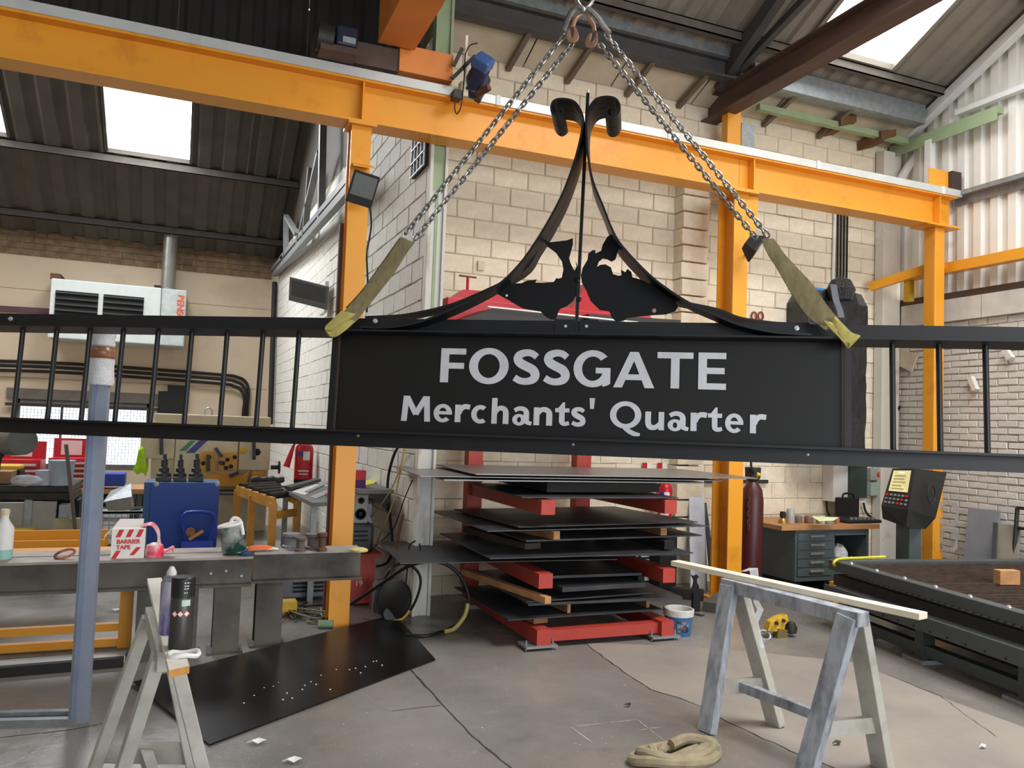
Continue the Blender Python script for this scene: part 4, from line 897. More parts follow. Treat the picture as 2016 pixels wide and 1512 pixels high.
MB().tube(spline([c+ax*.19+Vector((.0,-.02,0)), c+ax*.23+Vector((.03,-.02,0)), c+ax*.22+Vector((.07,-.03,-.01)), c+ax*.12+Vector((.07,-.07,0))],4), .012, 6).build('paint_rag', PAPER, tin, smooth=True)
osx = atZ(508,1083,zb+.03)
one('ratchet_strap', MB().ribbon(spline([osx+Vector(v) for v in ((-.07,0,-.02),(-.05,-.01,.01),(.0,-.01,.018),(.05,0,.016),(.09,.02,.005))],4), Vector((0,-.02,0)), Vector((0,.05,0)), .02), M('orange_webbing',(232,112,60),.8), 'folded orange ratchet strap beside the paint tin', 'strap', smooth=True)
one('blue_cloth', MB().lathe(osx+Vector((-.075,-.02,-.028)), [(.04,0),(.045,.012),(.02,.03)], 10), M('navy_cloth',(36,70,110),.9), 'small dark blue cloth beside the paint tin', 'cloth', smooth=True)
one('white_string', MB().tube(spline([osx+Vector(v) for v in ((.06,.0,.0),(.1,-.02,.01),(.13,.0,.005),(.1,.03,.01),(.07,.01,.012))],4), .006, 6), PAPER, 'short white cord end beside the orange strap', 'cord', smooth=True)
def spool(px, py, r, h, mat, label, z0=.695):
    c = atZ(px,py,z0); return one('steel_spool', MB().lathe(c, [(r,0),(r,h*.15),(r*.72,h*.22),(r*.72,h*.75),(r,h*.82),(r,h)], 18), mat, label, 'steel spool', 'rusty spools on the workbench', smooth=True)
spool(572,1078,.062,.10,M('grey_iron',(118,122,124),.6),'grey iron spool with wide rim on the short bench beam')
spool(591,1085,.038,.095,M('brown_iron',(92,84,78),.7),'small brown iron spool in front of the wide grey one')
spool(618,1080,.065,.105,M('grey_iron2',(104,98,92),.6),'broad rusty iron spool beside the orange column')
spool(633,1085,.036,.125,RUST,'tall narrow rusty spool against the orange column')
one('yellow_cloth', MB().lathe(atZ(707,1085,.697), [(.06,0),(.062,.012),(.04,.022),(.01,.026)], 12), M('pale_yellow_cloth',(200,190,120),.9,var=.2,scale=30), 'crumpled pale yellow cloth at the end of the short bench beam', 'cloth', smooth=True)
c = atZ(127,1100,zb); one('tape_ring', MB().tube([c+Vector((math.cos(i*.4)*.055,math.sin(i*.4)*.02,.03+.026*math.sin(i*.4+.6))) for i in range(16)], .008, 6, closed=True), M('orange_black_band',(214,120,90),.6,col2=(30,30,30),mix=.5,scale=10), 'orange and black strap ring lying on the workbench', 'strap', smooth=True)
c = atZ(4,1100,zb); bt = thing('plastic_bottle', 'white plastic bottle with teal base at the edge of the workbench', 'bottle', c)
MB().lathe(c, [(.05,0),(.055,.02),(.055,.06)], 18).build('bottle_base', M('teal_liquid',(150,196,190),.4), bt, smooth=True); MB().lathe(c+Vector((0,0,.06)), [(.055,0),(.055,.13),(.03,.17),(.022,.19),(.022,.21)], 18).build('bottle_body', WHITEP, bt, smooth=True)
MB().lathe(c+Vector((0,0,.27)), [(.026,0),(.026,.03),(.02,.035)], 14).build('bottle_cap', CREAM, bt, smooth=True)
# yellow frame on the floor behind the bench
yf_ = thing('yellow_floor_frame', 'low orange-yellow steel frame standing behind the beam workbench', 'steel frame', fl(160,1285))
p = fl(243,1284); MB().box((p.x-.04,p.y,0),(p.x+.04,p.y+.08,.6)).build('post', ORANGE, yf_)
for z in (.07,.17): MB().box((-2.4,p.y+.01,z-.03),(p.x-.04,p.y+.06,z+.02)).build('rail', ORANGE, yf_)
MB().box((-2.4,p.y,.60),(p.x+.04,p.y+.3,.66)).build('top_rail', ORANGE, yf_)
MB().box((-2.4,p.y-.06,.0),(p.x+.1,p.y+.05,.03)).build('floor_bar', GALV, yf_)

a_, b2_ = fl(-60,1338), fl(243,1312)
one('steel_plank', MB().bar(Vector((a_.x,a_.y,.03)), Vector((b2_.x,b2_.y,.03)), .05, .06), BLACKM, 'long black steel plank lying on the floor behind the grey door frame', 'steel bar')
one('concrete_kerb', MB().bar(Vector((a_.x,a_.y+.16,.02)), Vector((b2_.x,b2_.y+.16,.02)), .14, .04), M('pale_kerb',(176,176,174),.8,var=.2), 'pale concrete strip on the floor behind the black steel plank', 'concrete strip')
# ------------------------------------------------------------------ right side: cabinet bench, console, cutting table
def Bx(pxa, pya, pxb, pyb, Y, d):                       # box corners from two pixels on the plane Y, depth d behind it
    a, c = atY(pxa,pya,Y), atY(pxb,pyb,Y); return (min(a.x,c.x),Y,min(a.z,c.z)), (max(a.x,c.x),Y+d,max(a.z,c.z))
cb = thing('drawer_workbench', 'dark grey drawer cabinet bench with wooden top by the block wall', 'workbench', (6.2,6.75,0))
Yb = 6.42; xa = atY(1569,1040,Yb).x; xb = atY(1712,1040,Yb).x; zt = .70
MB().box((xa-.21,Yb-.02,zt-.045),(xb+.12,YC-.05,zt)).build('worktop', M('worn_beech_top',(178,128,82),.6,var=.2,scale=5,stretch=(1,6,6)), cb)
xm = atY(1645,1050,Yb).x; zb0 = atY(1585,1145,Yb).z
MB().box((xa-.01,Yb+.012,zb0),(xm,YC-.12,zt-.045)).build('drawer_carcass', GREYDK, cb)
MB().box((xm,YC-.14,.2),(xb,YC-.12,zt-.045)).box((xb-.03,Yb+.01,.12),(xb,YC-.12,zt-.045)).box((xm,Yb+.01,zt-.11),(xb-.03,Yb+.03,zt-.045)).box((xm,Yb+.02,.17),(xb,YC-.12,.19)).build('open_bay', GREYDK, cb)
zs = [zt-.075-(zt-.075-zb0-.05)*i/5 for i in range(6)]
for z1_, z0_ in zip(zs, zs[1:]):
    dr = MB().box((xa+.02,Yb,z0_+.006),(xm-.04,Yb+.012,z1_-.004)).build('drawer', GREYDK, cb)
    xc = (xa+xm)/2; MB().box((xc-.09,Yb-.022,(z0_+z1_)/2+.0),(xc+.09,Yb,(z0_+z1_)/2+.022)).build('handle', M('light_handle',(142,146,142),.5,.3), dr)
for q in ((xa+.02,xa+.1,zb0),(xm-.1,xm-.02,zb0),(xb-.08,xb,.12)): MB().box((q[0],Yb+.05,0),(q[1],YC-.2,q[2])).build('plinth', BLACKM, cb)
def rag(name, c, r, mat, label, sc=(1,1,.8)):
    m = MB(); n1, n2 = 10, 6; c = Vector(c); vs = []
    for j in range(n2+1):
        for i in range(n1):
            a, b_ = 2*math.pi*i/n1, math.pi*(j/n2-.5); rr = r*random.uniform(.72,1.15)
            vs.append(c+Vector((math.cos(a)*math.cos(b_)*rr*sc[0], math.sin(a)*math.cos(b_)*rr*sc[1], math.sin(b_)*r*sc[2]*random.uniform(.85,1.1)+r*sc[2])))
    m.add(vs, [(j*n1+i, j*n1+(i+1)%n1, (j+1)*n1+(i+1)%n1, (j+1)*n1+i) for j in range(n2) for i in range(n1)])
    return one(name, m, mat, label, 'rag', smooth=False)
rag('cleaning_rag', (xm+.2,Yb+.17,.3), .11, M('white_rag',(222,220,224),.9), 'bundle of white rags stuffed in the open bay of the drawer bench')
rag('cleaning_rag', (xm+.36,Yb+.14,.22), .075, M('blue_white_rag',(120,140,190),.9,col2=(230,230,235),mix=.5,scale=22), 'small blue and white rag in the drawer bench bay')
# on the worktop
cs = thing('tool_case', 'open black plastic tool case on the drawer bench', 'tool case', atY(1690,1030,6.7)); l0, l1 = atY(1652,985,6.9), atY(1695,1022,6.9)
MB().box((l0.x,6.92,zt+.01),(l1.x,6.97,l0.z+.03)).build('case_lid', BLACKM, cs, bevel=.015)
MB().tube(spline([(l0.x+.08,6.93,l0.z+.02),(l0.x+.1,6.93,l0.z+.07),(l1.x-.1,6.93,l0.z+.07),(l1.x-.08,6.93,l0.z+.02)],4), .012, 6).build('case_handle', BLACKM, cs, smooth=True)
k0, k1 = atY(1655,1032,6.6).x, atY(1722,1034,6.6).x
MB().box((k0,6.5,zt),(k1,6.92,zt+.035)).build('case_tray', BLACKM, cs, bevel=.01)
for k in range(6): MB().cyl((k0+.1+k*.06,6.55,zt+.035),(k0+.1+k*.06,6.55,zt+.06),.018,8).build('socket_bit', GALV, cs)
def pot(px, py, r, h, mat, label, nm='glass_jar', cat='jar'):
    c = atZ(px,py,zt); return one(nm, MB().lathe(c, [(r*.9,0),(r,.01),(r,h*.8),(r*.8,h)], 14), mat, label, cat, 'small jars on the drawer bench', smooth=True)
GLS = M('dusty_glass', (170,172,165), .25, var=.15); 
pot(1556,1030,.045,.15,GLS,'tall dusty glass jar at the back of the drawer bench'); pot(1571,1029,.04,.075,M('grey_pot',(110,104,98),.6),'short grey pot beside the tall glass jar')
pot(1592,1030,.045,.08,M('brown_jar',(120,98,84),.5),'brown-tinted jar in the middle of the drawer bench'); pot(1602,1029,.04,.085,M('beige_jar',(160,148,130),.5),'beige jar beside the brown-tinted one')
pot(1618,1031,.04,.085,GLS,'clear jar in front of the pale green sheet'); pot(1632,1032,.045,.07,M('green_grey_jar',(130,140,132),.4),'green-grey jar in front of the pale green sheet'); pot(1648,1031,.025,.07,M('amber_jar',(170,110,70),.4),'small amber jar next to the tool case')
c = atZ(1541,1030,zt); kb = thing('brass_torch_head', 'black and brass torch head at the corner of the drawer bench', 'torch head', c); MB().lathe(c,[(.03,.06),(.032,.09),(.026,.12)],12).build('knob', BLACKM, kb, smooth=True); MB().lathe(c,[(.05,0),(.045,.03),(.02,.06)],12).build('head', M('brass',(170,130,70),.35,.7), kb, smooth=True)
one('paper_sheet', MB().prism([atZ(1597,1017,zt+.09),atZ(1651,1019,zt+.09),atZ(1642,1025,zt+.085),atZ(1612,1026,zt+.085)],(0,0,.004)), M('lime_paper',(222,232,178),.8), 'pale lime paper lying over the jars on the drawer bench', 'paper')
# wall boxes
eb = thing('electrical_cabinet', 'white framed dark green electrical cabinet on the block wall', 'electrical cabinet', atY(1678,985,7.1))
a, c = Bx(1645,905,1708,988,7.0,.19); MB().box((a[0],7.03,a[2]),(c[0],YC-.005,c[2]+.06)).build('cabinet_body', WHITEP, eb)
a, c = Bx(1671,905,1704,980,7.02,.03); MB().box((a[0],7.0,a[2]),(c[0],7.03,c[2]+.05)).build('cabinet_door', M('dark_green_panel',(44,60,58),.4), eb)
def isolator(px, py, label, big):
    t = thing('isolator_switch', label, 'switch', atY(px,py+14,YC)); a, c = Bx(px-12,py-12,px+11,py+12,YC-.1,.095)
    MB().box(a,c).build('switch_box', M('grey_switch_box',(150,150,146),.5), t, bevel=.008)
    p = atY(px+4,py,YC-.1); MB().cyl(p,p-Vector((0,.03,0)),.035,14).build('switch_knob', M('orange_red_knob',(214,84,40),.4), t, smooth=True)
    if big:
        a, c = Bx(px-12,py+16,px+12,py+42,YC-.1,.095); MB().box(a,c).build('contactor_box', M('pale_green_box',(150,168,160),.5), t, bevel=.006)
isolator(1647,929,'grey isolator switch with orange knob left of the electrical cabinet',False); isolator(1727,934,'grey isolator switch above a pale green contactor box',True)
def cable(name, pts, r, mat, label, cat='cable', grp=None, n=5):
    return one(name, MB().tube(spline(pts,n), r, 6), mat, label, cat, grp, smooth=True)
cable('power_cable', [atY(*p,YC-.03) for p in ((1629,910),(1628,960),(1628,1000),(1636,1018),(1650,1022))], .009, RUBBER, 'black cable running down the wall to the tool case')
cable('power_cable', [atY(*p,YC-.05) for p in ((1700,990),(1706,1010),(1722,1021),(1742,1016))], .014, RUBBER, 'thick black cable drooping from electrical cabinet to console')
# console
Yk = 5.75
co = thing('control_console', 'black cutting machine control console with lit screen on a grey post', 'control console', (6.45,5.9,0))
cz = atY(1800,930,Yk); a0 = atY(1747,930,Yk); b0_ = atY(1800,928,Yk); b1_ = atY(1855,938,Yk+.1)
A = [atY(1757,922,5.88), atY(1802,922,5.60), atY(1788,1003,5.60), atY(1735,995,5.88)]
Rt, Rb = atY(1864,930,5.86), atY(1842,1020,5.86)
Bk = [A[0]+Rt-A[1], Rt, Rb, A[3]+Rb-A[2]]
CONB = M('console_black',(34,36,38),.5,var=.15)
m = MB(); m.add(A+Bk,[(0,1,2,3),(1,5,6,2),(5,4,7,6),(0,4,5,1),(3,2,6,7),(4,0,3,7)]); m.build('console_head', CONB, co)
A2 = [A[3],A[2],A[2]+Vector((.0,.02,-.17)),A[3]+Vector((.02,-.0,-.13))]; B2 = [Bk[3],Bk[2],Bk[2]+Vector((-.14,.0,-.11)),Bk[3]+Vector((-.08,-.05,-.11))]
m = MB(); m.add(A2+B2,[(0,1,2,3),(1,5,6,2),(5,4,7,6),(0,4,5,1),(3,2,6,7),(4,0,3,7)]); m.build('console_base', CONB, co)
def onA(u_, v_, o=.004):
    p = A[0].lerp(A[1],u_).lerp(A[3].lerp(A[2],u_),v_); n_ = (A[1]-A[0]).cross(A[3]-A[0]).normalized(); n_ = n_ if n_.dot(EYE-p) > 0 else -n_
    return p+n_*o
SCRN = M('lit_screen',(206,196,142),.3,var=.04,emit=.55)
m = MB(); m.add([onA(.10,.06),onA(.86,.06),onA(.88,.60),(onA(.12,.60))],[(0,1,2,3)]); m.build('screen', SCRN, co)
for k, (u0,u1,v_) in enumerate(((.35,.6,.12),(.2,.7,.2),(.2,.66,.28),(.2,.72,.36),(.2,.6,.45),(.2,.7,.53))):
    m = MB(); m.add([onA(u0,v_-.012,.006),onA(u1,v_-.012,.006),onA(u1,v_+.012,.006),onA(u0,v_+.012,.006)],[(0,1,2,3)]); m.build('screen_line', M('screen_text',(160,150,104),.4) if k else M('screen_title',(240,238,220),.4,emit=.8), co)
for i in range(6):
    for j in range(3):
        p = onA(.14+.15*i,.70+.1*j,0); n_ = onA(.14+.15*i,.70+.1*j,.015); MB().cyl(p,n_,.012,8).build('button', (REDP if (i+j) % 5 == 0 else GALV), co)
vc = (A[1]+A[2]+Bk[1]+Bk[2])/4+Vector((.02,-.02,-.02)); sx = (Bk[1]-A[1]).normalized(); nn_ = sx.cross(Vector((0,0,1))).normalized(); nn_ = nn_ if nn_.dot(EYE-vc) > 0 else -nn_
m = MB(); m.tube([vc+nn_*.012+(sx*math.cos(t)+Vector((0,0,1))*math.sin(t))*.095 for t in [i*2*math.pi/20 for i in range(20)]], .006, 6, closed=True); m.build('fan_grille', DKSTEEL, co)
for k in range(3): MB().bar(vc+nn_*.012-sx*.09+Vector((0,0,(k-1)*.05)), vc+nn_*.012+sx*.09+Vector((0,0,(k-1)*.05)), .005,.005).build('fan_bar', DKSTEEL, co)
pz = atY(1800,1040,Yk+.1)
MB().box((pz.x-.09,Yk+.08,0),(pz.x+.07,Yk+.24,A[3].z-.1)).build('post', GREYDK, co)
for k in range(4): MB().cyl(A2[3]+Vector((.03,-.02,.02+.035*k)),A2[3]+Vector((.03,-.05,.02+.035*k)),.014,8).build('cable_gland', M('brass'), co)
# cutting table
lt = thing('plasma_cutting_table', 'long dark grey-green cutting table with slatted bed and stout frame', 'cutting table', (6,4.3,0))
f1 = fl(1690,1250); f2 = fl(2016,1383); dL = (Vector((f2.x,f2.y,0))-Vector((f1.x,f1.y,0))).normalized()       # along its near side, towards the camera side
wL = Vector((-dL.y,dL.x,0)); wL = wL if wL.x > 0 else -wL
o0 = atX(1648,1108,fl(1690,1250).x+.05); HT = .545; o0 = Vector((f1.x,f1.y,0))-dL*.42
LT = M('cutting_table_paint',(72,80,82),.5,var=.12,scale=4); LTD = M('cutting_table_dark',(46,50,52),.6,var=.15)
LEN = 3.2; WID = 2.15
def lbox(s0,s1,w0,w1,z0,z1,nm,mt,bev=0.):
    m = MB(); c = o0+dL*(s0+s1)/2+wL*(w0+w1)/2+Vector((0,0,(z0+z1)/2)); m.obox(c,dL*(s1-s0)/2,wL*(w1-w0)/2,Vector((0,0,(z1-z0)/2))); return m.build(nm,mt,lt,bevel=bev)
lbox(0,LEN,0,.10,HT-.085,HT,'top_rail',LT,.006); lbox(0,LEN,WID-.1,WID,HT-.085,HT+.03,'top_rail',LT,.006); lbox(0,.1,.1,WID-.1,HT-.085,HT,'end_rail',LT,.006); lbox(LEN-.1,LEN,.1,WID-.1,HT-.085,HT,'end_rail',LT,.006)
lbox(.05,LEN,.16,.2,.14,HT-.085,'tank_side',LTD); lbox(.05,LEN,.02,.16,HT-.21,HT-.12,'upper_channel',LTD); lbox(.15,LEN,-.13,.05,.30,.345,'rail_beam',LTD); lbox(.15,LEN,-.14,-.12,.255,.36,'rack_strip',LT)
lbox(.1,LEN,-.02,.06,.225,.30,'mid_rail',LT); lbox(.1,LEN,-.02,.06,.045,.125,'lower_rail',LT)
for s in (.35,1.1,2.0,2.9):
    lbox(s,s+.085,-.03,.07,.03,.3,'leg',LT); lbox(s-.06,s+.14,-.09,.13,0,.03,'foot_plate',GALV)
    lbox(s,s+.085,WID-.15,WID-.05,0,HT-.08,'rear_leg',LT)
for i in range(14): 
    p = o0+dL*(.9+i*.16)-wL*.141+Vector((0,0,.275)); MB().cyl(p,p-wL*.004,.008,8).build('bolt_hole', BLACKM, lt)
for i in range(6):
    p = o0+dL*(.25+i*.32)+wL*.05+Vector((0,0,HT)); MB().lathe(p,[(.016,0),(.016,.006),(.009,.016)],8).build('clamp_stud', BOLT, lt, smooth=True)
SLAT = M('burnt_slat',(78,64,54),.8,.2,var=.4,scale=12)
n = 46
for i in range(n):
    s = .12+(LEN-.24)*i/(n-1); lbox(s-.003,s+.003,.1,WID-.1,HT-.16,HT-.025+random.uniform(-.008,.004),'slat',SLAT)
lbox(.1,LEN-.1,.18,WID-.18,HT-.2,HT-.17,'slag_tray',M('slag_dark',(40,34,30),.95))
p = atZ(1982,1150,HT-.03); one('wood_block', MB().obox(p+Vector((0,.0,.055)), Vector((.085,-.02,0)), Vector((.008,.035,0)), Vector((0,0,.055))), M('sawn_block',(188,140,92),.8,var=.25,scale=7), 'short sawn wood block standing on the cutting table slats', 'timber', bevel=.003)
cable('yellow_bar', [atZ(1742,1096,HT+.012),atZ(1700,1098,HT+.012),atZ(1657,1100,HT+.015),atZ(1646,1103,HT+.01),atZ(1641,1110,HT-.02),atZ(1647,1117,HT-.06)], .012, M('yellow_bar_paint',(216,208,60),.4), 'bent yellow steel bar hooked over the cutting table corner', 'steel bar')
# yellow stand under the cabinet and gas cylinder
one('yellow_bracket', MB().box(*Bx(1642,1146,1680,1185,5.9,.06)), YEL, 'yellow steel bracket behind the cutting table corner', 'bracket')
gc = thing('gas_cylinder', 'maroon gas cylinder chained behind the second orange column', 'gas cylinder', (5.29,6.5,0)); gx = atY(1480,1040,6.5).x
MB().lathe((gx,6.5,0),[(.105,0),(.11,.03),(.11,.95),(.095,1.06),(.05,1.13),(.04,1.15)],22).build('cylinder_body', M('maroon_paint',(74,28,34),.4,var=.12), gc, smooth=True)
MB().lathe((gx,6.5,1.15),[(.06,0),(.075,.03),(.08,.13)],14).build('valve_guard', M('dark_olive_guard',(44,46,34),.6), gc, smooth=True); MB().cyl((gx,6.5,1.15),(gx,6.41,1.22),.02,8).build('valve', YEL, gc)
MB().tube(spline([(gx-.02,6.45,1.2),(gx-.08,6.43,1.3),(gx-.05,6.45,1.5)],4),.012,6).build('gas_hose', RUBBER, gc, smooth=True)
lk2 = stadium(.016,.012,.004,3,5).mesh('chain_link',None,True); lk2.materials.append(RUST)
for i in range(9): inst('chain_link', lk2, gc, (gx-.113,6.41,1.05-.045*i), Matrix.Rotation(math.pi/2,3,'Y') @ Matrix.Rotation((i%2)*math.pi/2,3,'X'))
one('steel_bar', MB().bar((gx-.2,7.17,1.09),(gx+.75,7.17,1.09),.03,.04), DKSTEEL, 'dark flat steel bar fixed to the wall behind the gas cylinder', 'steel bar')
one('sash_clamp', MB().bar((gx+.12,6.72,0),(gx+.06,6.8,.55),.015,.03).box((gx+.04,6.68,.30),(gx+.15,6.76,.33)).box((gx+.13,6.69,.26),(gx+.145,6.71,.40)), DKSTEEL, 'slim steel sash clamp leaning on the wall beside the gas cylinder', 'clamp')
# wrapped column and cables
wr = thing('wrapped_wall_riser', 'tall wall riser wrapped in black stretch film beside the corner', 'wrapped parcel', atY(1655,890,6.9))
a, c = Bx(1598,565,1712,898,6.80,.38); FILM = M('black_stretch_film',(34,37,44),.22,var=.35,scale=14,bump=.9,stretch=(1,1,.4))
m = MB(); nz = 14; vs = []
for i in range(nz+1):
    z = a[2]+(c[2]-a[2])*i/nz; j = lambda: random.uniform(-.015,.015); tpr = 1 if i < nz else .8; xm_ = (a[0]+c[0])/2; hw = (c[0]-a[0])/2*tpr
    vs += [(xm_-hw+j(),6.84+j(),z),(xm_-hw*.6,6.80+j(),z),(xm_+hw*.1,6.79+j(),z),(xm_+hw*.6,6.81+j(),z),(xm_+hw+j(),6.86+j(),z),(xm_+hw,7.18,z),(xm_-hw,7.18,z)]
m.add(vs,[(7*i+k,7*i+(k+1)%7,7*i+7+(k+1)%7,7*i+7+k) for i in range(nz) for k in range(7)]+[tuple(range(6,-1,-1)),tuple(7*nz+k for k in range(7))]); m.build('film_wrap', FILM, wr)
p = atY(1655,570,6.7); MB().lathe(p,[(.12,-.12),(.16,0),(.11,.10),(.03,.14)],9).build('film_knot', FILM, wr)
MB().ribbon(spline([atY(*q,6.62) for q in ((1640,560),(1645,590),(1652,610),(1655,625))],4),Vector((-.04,0,0)),Vector((.05,0,0)),.01).build('torn_film', M('grey_film',(110,116,128),.3), wr, smooth=True)
one('blue_tag', MB().box(*Bx(1607,566,1622,572,6.66,.01)), M('bright_blue_tag',(40,130,210),.5), 'small bright blue tag on top of the black wrapped riser', 'tag')
for k in range(4):
    x = 1650+k*6.2; cable('riser_cable', [atY(x,412,YC-.04),atY(x-1,480,YC-.04),atY(x-2,565,YC-.04)], .013, RUBBER, ['first black riser cable beside the white conduit','second black riser cable in the bundle above the black wrapped riser','third black riser cable in the bundle above the black wrapped riser','outermost black riser cable nearest the wall corner'][k], 'cable', 'black cable bundle above the wrapped riser')
one('conduit_pipe', MB().cyl(atY(1644,405,YC-.03),atY(1640,560,YC-.03),.018,10), WHITEP, 'white conduit pipe beside the black riser cables', 'conduit', smooth=True)
cable('hanging_cable_loop', [atX(*p,XD-.06) for p in ((1772,800),(1760,830),(1765,880),(1742,890),(1735,850),(1745,830),(1758,850),(1762,885))], .016, RUBBER, 'loop of thick black cable hanging on the corner by the brick wall')
# wall D bits
def onD(px,py): return atX(px,py,XD-.02)
one('cover_plate', MB().prism([onD(1775,685),onD(1809,700),onD(1797,732),onD(1767,718)],(-.03,0,0)), M('cream_cover_plate',(206,192,172),.6), 'square cream cover plate hung askew on the brick wall', 'cover plate')
one('wood_offcut', MB().prism([onD(1978,692),onD(1987,686),onD(1999,703),onD(1989,710)],(-.06,0,0)), M('whitened_wood',(214,210,200),.8), 'whitened wood stub fixed high on the brick wall near the frame edge', 'wood block')
one('wood_offcut', MB().prism([onD(1911,744),onD(1919,741),onD(1929,766),onD(1921,770)],(-.06,0,0)), M('whitened_wood'), 'whitened wood stub fixed lower on the brick wall', 'wood block')
for xq_, (pts, mt, lb) in zip((7.86,7.78,7.70),((((1905,1000),(1968,1005),(1955,1098),(1893,1095)),M('grey_board',(128,132,138),.6,var=.12),'tall grey steel sheet leaning against the brick wall'),(((1962,1030),(2008,1036),(1996,1102),(1957,1100)),M('beige_board',(150,142,128),.7,var=.12),'beige board leaning against the brick wall'),(((1955,1028),(1963,1030),(1955,1100),(1948,1100)),M('dark_board_edge',(70,72,74),.7),'dark narrow board between the grey sheet and beige board'))):
    P_ = [atX(*q,xq_-.22 if i > 1 else xq_) for i, q in enumerate(pts)]
    for v_ in P_[2:]: v_.z = 0
    one('leaning_sheet', MB().prism(P_,(.02,0,0)), mt, lb, 'sheet')
fr = thing('mesh_panel_frame', 'dark angle-iron frame leaning on the brick wall at the frame edge', 'steel frame', atX(2012,1100,7.6)); 
for p, q in (((2003,1000),(1996,1102)),((2003,1000),(2040,1003)),((2001,1040),(2040,1042)),((2040,1003),(2033,1110))): MB().bar(atX(*p,7.75),atX(*q,7.72),.03,.03).build('frame_bar', DKSTEEL, fr)
HW = M('white_perforated_sheet',(190,190,186),.6)
hs_ = thing('perforated_offcut', 'pale steel offcut with large round holes behind the third column foot', 'steel sheet', atX(1850,1090,7.5))
m = MB(); 
for (px,py,r) in ((1866,1012,.10),(1838,1062,.09),(1866,1062,.09)):
    cc = atX(px,py,7.62); m = MB(); k = 20; vs = []
    for i in range(k):
        t = 2*math.pi*i/k; s1 = max(abs(math.cos(t)),abs(math.sin(t))); vs += [cc+Vector((0,math.cos(t)*r,math.sin(t)*r)), cc+Vector((0,math.cos(t)/s1*r*1.25,math.sin(t)/s1*r*1.25))]
    m.add(vs,[(2*i,2*i+1,(2*i+3)%(2*k),(2*i+2)%(2*k)) for i in range(k)]); m.v += [v+Vector((.008,0,0)) for v in m.v]; m.f += [tuple(j+2*k for j in f[::-1]) for f in m.f]; m.build('holed_panel', HW, hs_)
# floor items on the right
bk = thing('paint_bucket', 'blue plastic bucket with white rim beside the red rack foot', 'bucket', fl(1334,1252)); c = fl(1335,1248)
MB().lathe(c,[(.095,0),(.10,.01),(.112,.15)],24).build('bucket_body', M('bucket_blue',(60,110,160),.5,var=.1), bk, smooth=True); MB().lathe(c,[(.112,.15),(.12,.152),(.122,.20),(.115,.205),(.108,.20),(.105,.155)],24).build('bucket_rim', M('bucket_rim_white',(205,205,200),.6,var=.15,scale=20), bk, smooth=True)
d_ = Vector((EYE.x-c.x,EYE.y-c.y,0)).normalized(); s_ = Vector((-d_.y,d_.x,0)); m = MB(); vs = []
for i in range(7):
    a = -.1+.9*i/6; r = .109; vs += [c+(d_*math.cos(a)+s_*math.sin(a))*r*.985+Vector((0,0,.035)), c+(d_*math.cos(a)+s_*math.sin(a))*r*1.02+Vector((0,0,.12))]
m.add(vs,[(2*i,2*i+2,2*i+3,2*i+1) for i in range(6)]); m.build('bucket_label', M('dark_bucket_label',(36,40,66),.5,col2=(190,200,215),mix=.36,scale=16), bk)
cl = thing('plate_lifting_clamp', 'yellow plate lifting clamp with steel shackle on the concrete floor', 'lifting clamp', fl(1535,1258)); c = fl(1535,1256)
YC_ = M('clamp_yellow',(206,164,36),.5,col2=(90,76,40),mix=.34,scale=14)
MB().prism([c+Vector(v) for v in ((-.12,0,.06),(-.09,0,.13),(.0,.02,.155),(.10,.03,.17),(.12,.03,.12),(.06,.0,.10),(.05,0,.06),(-.04,0,.05))],(.01,.07,0)).build('clamp_body', YC_, cl, bevel=.006)
MB().prism([c+Vector(v) for v in ((-.03,-.01,0),(.07,-.01,0),(.07,-.01,.06),(-.02,-.01,.075))],(0,.06,0)).build('jaw_block', M('olive_jaw',(120,104,60),.6), cl)
MB().lathe(c+Vector((.13,.02,.02)),[(.02,0),(.045,.01),(.05,.05),(.03,.09),(.01,.1)],12).build('cam', DKSTEEL, cl, smooth=True)
MB().tube([c+Vector((-.15+.05*math.cos(t),.0+.03*math.sin(t),.03+.03*math.sin(t))) for t in [i*.42 for i in range(15)]], .012, 6, closed=True).build('shackle', GALV, cl, smooth=True)
for v in ((-.04,-.003,.12),(.03,-.003,.135)): MB().cyl(c+Vector(v),c+Vector(v)-Vector((0,.012,0)),.016,8).build('bolt', DKSTEEL, cl)
# fish offcut, box sections and leaning pieces by the second column
fo = thing('fish_offcut', 'small black fish-shaped steel offcut standing on box sections', 'steel offcut', fl(1372,1180))
fp_ = [(1360,1131),(1366,1134),(1372,1131),(1376,1135),(1372,1141),(1373,1148),(1376,1153),(1377,1160),(1383,1160),(1383,1164),(1378,1166),(1372,1170),(1364,1168),(1362,1160),(1365,1150),(1366,1142)]
MB().prism([atY(*q,6.05) for q in fp_],(0,.01,0)).build('fish_shape', BLACKM, fo); MB().box((atY(1364,1168,6.05).x,6.04,0),(atY(1378,1168,6.05).x,6.07,atY(1370,1168,6.05).z+.005)).build('stem', BLACKM, fo)
def fbar(a, b_, w_, h_, mat, label, nm='box_section', cat='steel section', grp='steel lengths on the floor by the second column'): 
    A_, B_ = fl(*a), fl(*b_); return one(nm, MB().bar(Vector((A_.x,A_.y,h_/2)), Vector((B_.x,B_.y,h_/2)), w_, h_), mat, label, cat, grp)
fbar((1322,1176),(1385,1182),.10,.10,DKSTEEL,'dark steel section lying between the rack and second column')
fbar((1396,1206),(1424,1186),.12,.09,M('grey_box_steel',(84,82,78),.6),'open steel box section pointing at the second column base')
fbar((1330,1203),(1385,1213),.05,.008,DKSTEEL,'thin dark flat bar lying on the floor behind the bucket')
